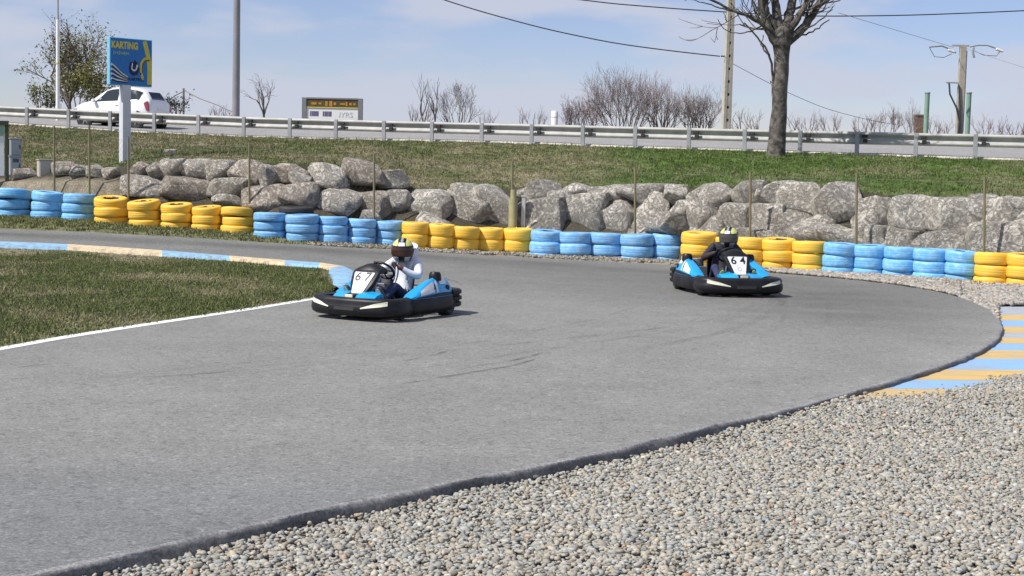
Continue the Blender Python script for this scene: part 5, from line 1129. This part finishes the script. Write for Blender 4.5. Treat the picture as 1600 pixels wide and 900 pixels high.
    r2 = [r_+[r_[0]] for r_ in rws]; b.sheet(r2); b.add(rws[0], [tuple(range(6))]); b.add(rws[-1], [tuple(range(6))]); b.build('dash_visor', m_kblk, k, smooth=True, weld=True, angle=50)
    # chassis
    b = MB(); b.box((0.15, 0, 0.075), (1.2, 0.66, 0.02)); b.build('floor_tray', m_dark, k)
    b = MB()
    for sg in (1, -1):
        b.tube([(0.80, sg*0.25, 0.11), (0.3, sg*0.33, 0.10), (-0.4, sg*0.34, 0.10), (-0.80, sg*0.30, 0.13)], 0.016, 8); b.tube([(0.2, sg*0.33, 0.10), (0.2, sg*0.60, 0.18), (-0.35, sg*0.62, 0.18), (-0.35, sg*0.33, 0.10)], 0.014, 8)
        b.tube([(0.50, sg*0.13, 0.56), (0.60, sg*0.20, 0.3), (0.62, sg*0.22, 0.10)], 0.012, 8)
    b.tube([(0.52, -0.42, 0.13), (0.52, 0.42, 0.13)], 0.015, 8); b.build('chassis_frame', m_steel, k, smooth=True)
    b = MB(); b.tube([(-0.52, -0.55, 0.145), (-0.52, 0.55, 0.145)], 0.02, 10); b.build('rear_axle', m_steel, k, smooth=True)
    b = MB(); b.box((-0.42, -0.30, 0.26), (0.26, 0.24, 0.24)); b.lathe([(0, 0.10), (0.10, 0.10), (0.10, -0.02), (0, -0.02)], 16, c=(-0.44, -0.30, 0.40)); b.tube([(-0.5, -0.24, 0.3), (-0.7, -0.1, 0.3), (-0.78, 0.1, 0.3)], 0.04, 10); b.build('engine', m_engine, k, bevel=0.01)
    b = MB(); b.tube([(0.55, 0, 0.16), (0.14, 0, 0.58)], 0.013, 8); b.build('steering_column', m_steel, k, smooth=True)
    # steering wheel
    sw = empty('steering_wheel', (0.14, 0, 0.59)); sw.parent = k; sw.rotation_euler = (0, R(-48), 0)
    b = MB(); rws = []; 
    pts = [Vector((0.145*math.cos(q*2*math.pi/28), 0.155*math.sin(q*2*math.pi/28), 0)) for q in range(29)]
    b.tube(pts, 0.016, 8, cap=False); b.build('grip', m_kblk, sw, smooth=True)
    b = MB(); b.box((0, 0, -0.005), (0.10, 0.10, 0.03)); b.box((0, 0, -0.005), (0.02, 0.28, 0.015)); b.box((-0.06, 0, -0.005), (0.13, 0.02, 0.015)); b.build('hub', m_kblk, sw, bevel=0.006)
    # seat
    b = MB(); rws = []
    SP = [(0.06, 0.13, 0.15), (-0.06, 0.10, 0.17), (-0.20, 0.095, 0.18), (-0.32, 0.12, 0.185), (-0.40, 0.22, 0.185), (-0.45, 0.36, 0.18), (-0.49, 0.52, 0.16), (-0.51, 0.60, 0.12)]
    for x_, z_, w_ in SP:
        rws.append([Vector((x_, w_*s_, z_+(0.10 if abs(s_) > 0.9 else 0.02*abs(s_))*(1 if z_ < 0.3 else 0.15))) + (Vector((0.12, 0, 0)) if abs(s_) > 0.9 and z_ > 0.2 else Vector()) for s_ in (-1.05, -0.95, -0.6, 0, 0.6, 0.95, 1.05)])
    b.sheet(rws); o = b.build('seat', m_seat, k, smooth=True, angle=80); sd = o.modifiers.new('Solidify', 'SOLIDIFY'); sd.thickness = 0.012; subsurf(o, 1)
    # wheels
    for x_, y_, r_, w_, st in ((0.52, 0.49, 0.130, 0.13, steer), (0.52, -0.49, 0.130, 0.13, steer), (-0.52, 0.54, 0.14, 0.20, 0), (-0.52, -0.54, 0.14, 0.20, 0)):
        w = empty('wheel', (x_, y_, r_)); w.parent = k; w.rotation_euler = (0, 0, st)
        b = MB(); b.lathe([(r_*0.52, -w_*0.46), (r_*0.8, -w_*0.5), (r_*0.95, -w_*0.42), (r_, -w_*0.30), (r_, w_*0.30), (r_*0.95, w_*0.42), (r_*0.8, w_*0.5), (r_*0.52, w_*0.46)], 28, 'y'); b.build('tyre', m_tk, w, smooth=True)
        b = MB(); b.lathe([(0.0, -w_*0.2), (r_*0.45, -w_*0.35), (r_*0.54, -w_*0.45), (r_*0.54, w_*0.45), (r_*0.45, w_*0.35), (0.0, w_*0.2)], 20, 'y'); b.build('rim', m_engine, w, smooth=True)
    for sg in (1, -1):
        b = MB(); b.box((0.625, sg*0.22, 0.22), (0.02, 0.07, 0.16)); b.build('pedal', m_steel, k, bevel=0.005)
    return k

# ---------------------------------------------------------------- drivers
def skin_mesh(verts, edges, radii, root, lv=2):
    me = bpy.data.meshes.new('temp'); me.from_pydata(verts, edges, []); o = bpy.data.objects.new('temp', me); COL.objects.link(o)
    sk = o.modifiers.new('Skin', 'SKIN'); sk.use_smooth_shade = True
    for i, r_ in enumerate(radii):
        s_ = me.skin_vertices[0].data[i]; s_.radius = r_ if isinstance(r_, tuple) else (r_, r_); s_.use_root = (i == root)
    ss = o.modifiers.new('Sub', 'SUBSURF'); ss.levels = lv; ss.render_levels = lv
    dg = bpy.context.evaluated_depsgraph_get(); dg.update()
    m2 = bpy.data.meshes.new_from_object(o.evaluated_get(dg), depsgraph=dg); bpy.data.objects.remove(o); return m2
def driver(k, label, mats, lean, headyaw, helmet, hood=False, hands_up=0.0):
    """figure in the kart's own frame; the person object stands at the seat"""
    d_ = empty('person', k.location, k.rotation_euler.z); d_.scale = k.scale; tag(d_, label, 'person')
    L_ = lean
    V_ = []; E_ = []; Rr = []; nm = {}
    def jv(n_, p, r_, par=None):
        nm[n_] = len(V_); V_.append(Vector(p)); Rr.append(r_)
        if par is not None: E_.append((nm[par], nm[n_]))
    jv('pelvis', (-0.28, 0, 0.22), (0.145, 0.125)); jv('waist', (-0.335, L_*0.3, 0.38), (0.135, 0.115), 'pelvis'); jv('chest', (-0.36, L_*0.7, 0.56), (0.160, 0.125), 'waist'); jv('upper', (-0.345, L_*0.95, 0.69), (0.135, 0.095), 'chest')
    jv('neck', (-0.285, L_*1.1, 0.735), 0.062, 'upper'); jv('chin', (-0.24, L_*1.2, 0.775), 0.068, 'neck'); jv('head', (-0.215, L_*1.25, 0.845), 0.092, 'chin'); jv('crown', (-0.22, L_*1.28, 0.91), 0.06, 'head')
    sh = {}
    for sg, s_ in ((1, 'l'), (-1, 'r')):
        hx = 0.07; hand = Vector((hx, sg*0.165, 0.625+hands_up*0.5)) 
        jv('sh'+s_, (-0.335, L_*0.95+sg*0.175, 0.685), 0.075, 'upper'); jv('elb'+s_, (-0.17, L_*0.4+sg*0.335, 0.515), 0.056, 'sh'+s_); jv('fore'+s_, (-0.06, sg*0.275, 0.555), 0.052, 'elb'+s_); jv('wri'+s_, (0.02, sg*0.205, 0.600+hands_up*0.5), 0.036, 'fore'+s_)
        jv('palm'+s_, hand, 0.038, 'wri'+s_); sh[s_] = hand
        jv('hip'+s_, (-0.20, sg*0.105, 0.20), 0.095, 'pelvis'); jv('thigh'+s_, (0.02, sg*0.16, 0.31), 0.085, 'hip'+s_); jv('knee'+s_, (0.24, sg*0.245, 0.41), 0.064, 'thigh'+s_); jv('calf'+s_, (0.38, sg*0.25, 0.32), 0.058, 'knee'+s_); jv('ank'+s_, (0.50, sg*0.25, 0.225), 0.042, 'calf'+s_); jv('toe'+s_, (0.575, sg*0.25, 0.285), 0.036, 'ank'+s_)
    me = skin_mesh(V_, E_, Rr, 0, 2)
    # fingers: five separate bent chains rooted in the palm and closed round the wheel rim
    fv = [tuple(v.co) for v in me.vertices]; ff = [tuple(p.vertices) for p in me.polygons]; nb0 = len(ff)
    for sg, s_ in ((1, 'l'), (-1, 'r')):
        h = sh[s_]
        for q, ln in enumerate((0.036, 0.042, 0.040, 0.032)):
            off = Vector((-0.030+0.020*q, 0, -0.024+0.018*q)); a_ = h+off; tp_ = [a_, a_+Vector((0.018, -sg*0.004, 0.030)), a_+Vector((0.030, -sg*0.03, 0.020)), a_+Vector((0.026, -sg*0.046, -0.004)), a_+Vector((0.010, -sg*ln, -0.014))]
            m2 = skin_mesh([tuple(t) for t in tp_], [(0, 1), (1, 2), (2, 3), (3, 4)], [0.011, 0.0105, 0.0095, 0.0088, 0.0075], 0, 1); k0 = len(fv); fv += [tuple(v.co) for v in m2.vertices]; ff += [tuple(i+k0 for i in p.vertices) for p in m2.polygons]
        a_ = h+Vector((-0.03, -sg*0.012, 0.005)); tp_ = [a_, a_+Vector((-0.012, -sg*0.03, 0.016)), a_+Vector((0.004, -sg*0.052, 0.020))]
        m2 = skin_mesh([tuple(t) for t in tp_], [(0, 1), (1, 2)], [0.013, 0.0115, 0.009], 0, 1); k0 = len(fv); fv += [tuple(v.co) for v in m2.vertices]; ff += [tuple(i+k0 for i in p.vertices) for p in m2.polygons]
    me2 = bpy.data.meshes.new('body'); me2.from_pydata(fv, [], ff); me2.update()
    body = link('body', me2, mats, d_)
    segs = [(a_, c_) for a_, c_ in E_]; inv_ = {v: q for q, v in nm.items()}
    def dist(p, a_, c_):
        ab = c_-a_; t = max(0, min(1, (p-a_).dot(ab)/ab.length_squared)); return (p-(a_+ab*t)).length
    for pi, p in enumerate(me2.polygons):
        p.use_smooth = True
        if pi >= nb0: p.material_index = 2; continue
        c_ = p.center; best = min(segs, key=lambda s_: dist(c_, V_[s_[0]], V_[s_[1]])-0.5*(Rr[s_[1]] if not isinstance(Rr[s_[1]], tuple) else 0.13)); nme = inv_[best[1]]
        if nme[:4] in ('palm',): mi_ = 2
        elif nme in ('neck', 'chin', 'head', 'crown'): mi_ = 2
        elif nme[:3] in ('hip', 'thi', 'kne', 'cal', 'ank', 'toe'): mi_ = 1
        elif nme[:3] in ('wri',) or nme[:4] == 'fore': mi_ = 3
        else: mi_ = 0
        if c_.z < 0.24 and c_.x < 0: mi_ = 1
        p.material_index = mi_
    # shoes
    for sg in (1, -1):
        b = MB(); rws = []
        for q, (x_, w_, hb, ht) in enumerate(((-0.09, 0.028, -0.02, 0.05), (-0.05, 0.038, -0.03, 0.075), (0.02, 0.042, -0.03, 0.07), (0.09, 0.047, -0.03, 0.045), (0.15, 0.042, -0.025, 0.03), (0.175, 0.02, -0.02, 0.012))):
            rws.append([(x_, w_*math.cos(t)*1.0, (hb+ht)/2+(ht-hb)/2*math.sin(t)) for t in [2*math.pi*j/12 for j in range(13)]])
        b.sheet(rws); b.add(rws[0][:-1], [tuple(range(12))]); b.add(rws[-1][:-1], [tuple(range(12))])
        me_ = b.mesh('shoe', smooth=True, weld=True); T_ = Matrix.Translation((0.53, sg*0.25, 0.265)) @ Matrix.Rotation(R(-58), 4, 'Y'); me_.transform(T_); shoe = link('shoe', me_, helmet['shoe'], d_)
        b = MB(); pts = [(0.035*math.cos(t)*1.15+0.0, 0.045*math.sin(t)) for t in [2*math.pi*j/16 for j in range(16)]]
        b.add([(x_*3.2+0.04, y_, -0.036) for x_, y_ in pts]+[(x_*3.2+0.04, y_, -0.026) for x_, y_ in pts], [tuple(range(16))[::-1], tuple(range(16, 32))]+[(i, (i+1) % 16, 16+(i+1) % 16, 16+i) for i in range(16)])
        me_ = b.mesh('sole'); me_.transform(T_); link('sole', me_, helmet['sole'], shoe)
    # helmet
    hc = V_[nm['head']]+Vector((0.0, 0, 0.005)); hm = MB(); NU, NV = 56, 36; rws = []; sha = []
    def hshape(az, el):
        # az 0 is forward
        x_, y_, z_ = math.cos(el)*math.cos(az), math.cos(el)*math.sin(az), math.sin(el)
        r_ = Vector((x_*0.170, y_*0.150, z_*(0.158 if z_ > 0 else 0.185)))
        if z_ < -0.1 and x_ > 0: r_.x += 0.022*min(1, (-z_-0.1)/0.4)*x_**0.5 * (1 if z_ > -0.75 else 0.5)
        return r_
    els = [R(-58+148*j/(NV-1)) for j in range(NV)]
    for j in range(NV): rws.append([hshape(2*math.pi*i/NU, els[j]) for i in range(NU+1)])
    for j in range(NV-1):
        for i in range(NU):
            az = (math.degrees(2*math.pi*(i+0.5)/NU)+180) % 360-180; el = math.degrees((els[j]+els[j+1])/2); A = abs(az)
            x_ = math.cos(R(el))*math.cos(R(az)); y_ = math.cos(R(el))*math.sin(R(az)); ay = abs(y_)
            c_ = 0                                               # 0 black, 1 yellow, 2 white, 3 grey
            if el > 22 and 0.36 < ay < 0.86 and x_ > -0.55: c_ = 1
            if el > 22 and 0.30 < ay <= 0.36 and x_ > -0.2: c_ = 0
            if 22 < el < 42 and ay < 0.26 and x_ > 0: c_ = 2
            if el > 42 and ay < 0.10 and x_ > 0: c_ = 3
            if el < -24 and A < 60 and ay > 0.25: c_ = 3
            if el < 20 and el > -15 and 75 < A < 120: c_ = 0 if not helmet['silver'] else 3
            if x_ < -0.3 and el > 0 and ay < 0.3: c_ = 1
            hm.cur = c_; hm.add([rws[j][i], rws[j][i+1], rws[j+1][i+1], rws[j+1][i]], [(0, 1, 2, 3)])
    me_ = hm.mesh('helmet', smooth=True, weld=True, angle=75); R_ = Matrix.Translation(hc) @ Matrix.Rotation(headyaw, 4, 'Z') @ Matrix.Rotation(R(4), 4, 'Y'); me_.transform(R_)
    hel = link('helmet', me_, [m_kblk, m_kyel2, m_kwht, m_kgrey2], d_)
    b = MB(); b.sheet([[hshape(R(-72+144*i/20), R(-20+41*j/8))*1.035 for i in range(21)] for j in range(9)]); me_ = b.mesh('visor', smooth=True, angle=80); me_.transform(R_); link('visor', me_, helmet['visor'], hel)
    b = MB(); b.tube([hshape(R(-80+160*i/24), R(21.5))*1.035 for i in range(25)], 0.006, 6); me_ = b.mesh('visor_rim', smooth=True); me_.transform(R_); link('visor_rim', me_, m_kblk, hel)
    if hood:
        b = MB(); rws = []
        for i in range(13):
            an = R(-150+300*i/12)+math.pi; ca, sa = math.cos(an), math.sin(an); c0 = Vector((-0.31, L_*1.1, 0.735)); bk = max(0, -ca)
            rr_ = [(0.075, -0.045, 0.0), (0.125+0.03*bk, -0.02, 0.0), (0.150+0.065*bk, 0.05+0.05*bk, 0), (0.135+0.06*bk, 0.11+0.11*bk, 0), (0.10+0.035*bk, 0.10+0.10*bk, 0), (0.088, 0.03, 0)]
            rws.append([c0+Vector((ca*r_, sa*r_*0.95, z_)) for r_, z_, _ in rr_])
        b.sheet(rws); o = b.build('hood', mats[0], d_, smooth=True, angle=80); subsurf(o, 1)
        for sg in (1, -1):
            b = MB(); b.tube([(-0.25, L_+sg*0.085, 0.745), (-0.215, L_*0.8+sg*0.10, 0.62), (-0.225, L_*0.5+sg*0.10, 0.45)], 0.018, 8); b.build('strap', m_kgrey, d_, smooth=True)
    return d_
m_kyel2 = mat('helmet_yellow', (0.72, 0.74, 0.20), 0.3, coat=0.5); m_kgrey2 = mat('helmet_silver', (0.30, 0.32, 0.35), 0.25, coat=0.5)
m_vis1, _n, _l, _b = nt('brown_visor'); _b.inputs['Base Color'].default_value = (0.045, 0.02, 0.015, 1); _b.inputs['Roughness'].default_value = 0.12
m_vis2, _n, _l, _b = nt('smoked_visor'); _b.inputs['Base Color'].default_value = (0.10, 0.09, 0.085, 1); _b.inputs['Roughness'].default_value = 0.12; _b.inputs['Metallic'].default_value = 0.4
m_hoodie = mat('white_hoodie', (0.72, 0.75, 0.80), 0.85, (0.60, 0.63, 0.69), scale=7, bump=0.3, bscale=12); m_jeans = mat('navy_trousers', (0.018, 0.025, 0.075), 0.85, (0.03, 0.04, 0.10), scale=9, bump=0.3)
m_jack = mat('black_jacket', (0.014, 0.014, 0.022), 0.7, (0.025, 0.025, 0.035), scale=7, bump=0.3, bscale=12); m_slv = mat('maroon_sleeve', (0.055, 0.022, 0.02), 0.8, (0.03, 0.015, 0.015), scale=8); m_shoe1 = mat('grey_shoe', (0.12, 0.12, 0.12), 0.7); m_shoe2 = mat('dark_shoe', (0.05, 0.05, 0.05), 0.7); m_sole2 = mat('yellow_sole', (0.50, 0.52, 0.16), 0.7); m_sole1 = mat('pale_sole', (0.5, 0.5, 0.45), 0.7); m_glove = mat('dark_glove', (0.03, 0.028, 0.028), 0.7)
m_skin1 = mat('brown_skin', (0.17, 0.075, 0.045), 0.5, (0.14, 0.06, 0.038), scale=14)
# heading: kart x axis turned so that 0 looks along +X; -90 deg looks at the camera
k1 = kart(607, 491.5, R(-90-29), '67', 'blue and black racing kart 67 leading, close to the grass infield', steer=R(12), size=1.03)
driver(k1, 'person in white hoodie and black yellow helmet steering the leading kart', [m_hoodie, m_jeans, m_skin1, m_hoodie], 0.05, R(28), dict(shoe=m_shoe1, sole=m_sole1, visor=m_vis1, silver=False), hood=True, hands_up=0.05)
k2 = kart(1131, 456.5, R(-90+11), '64', 'blue and black racing kart 64 following, in front of the yellow tyres', steer=R(10), size=1.10)
driver(k2, 'person in black jacket and silver visor helmet driving the following kart', [m_jack, m_jeans, m_glove, m_slv], 0.10, R(-30), dict(shoe=m_shoe2, sole=m_sole2, visor=m_vis2, silver=True))
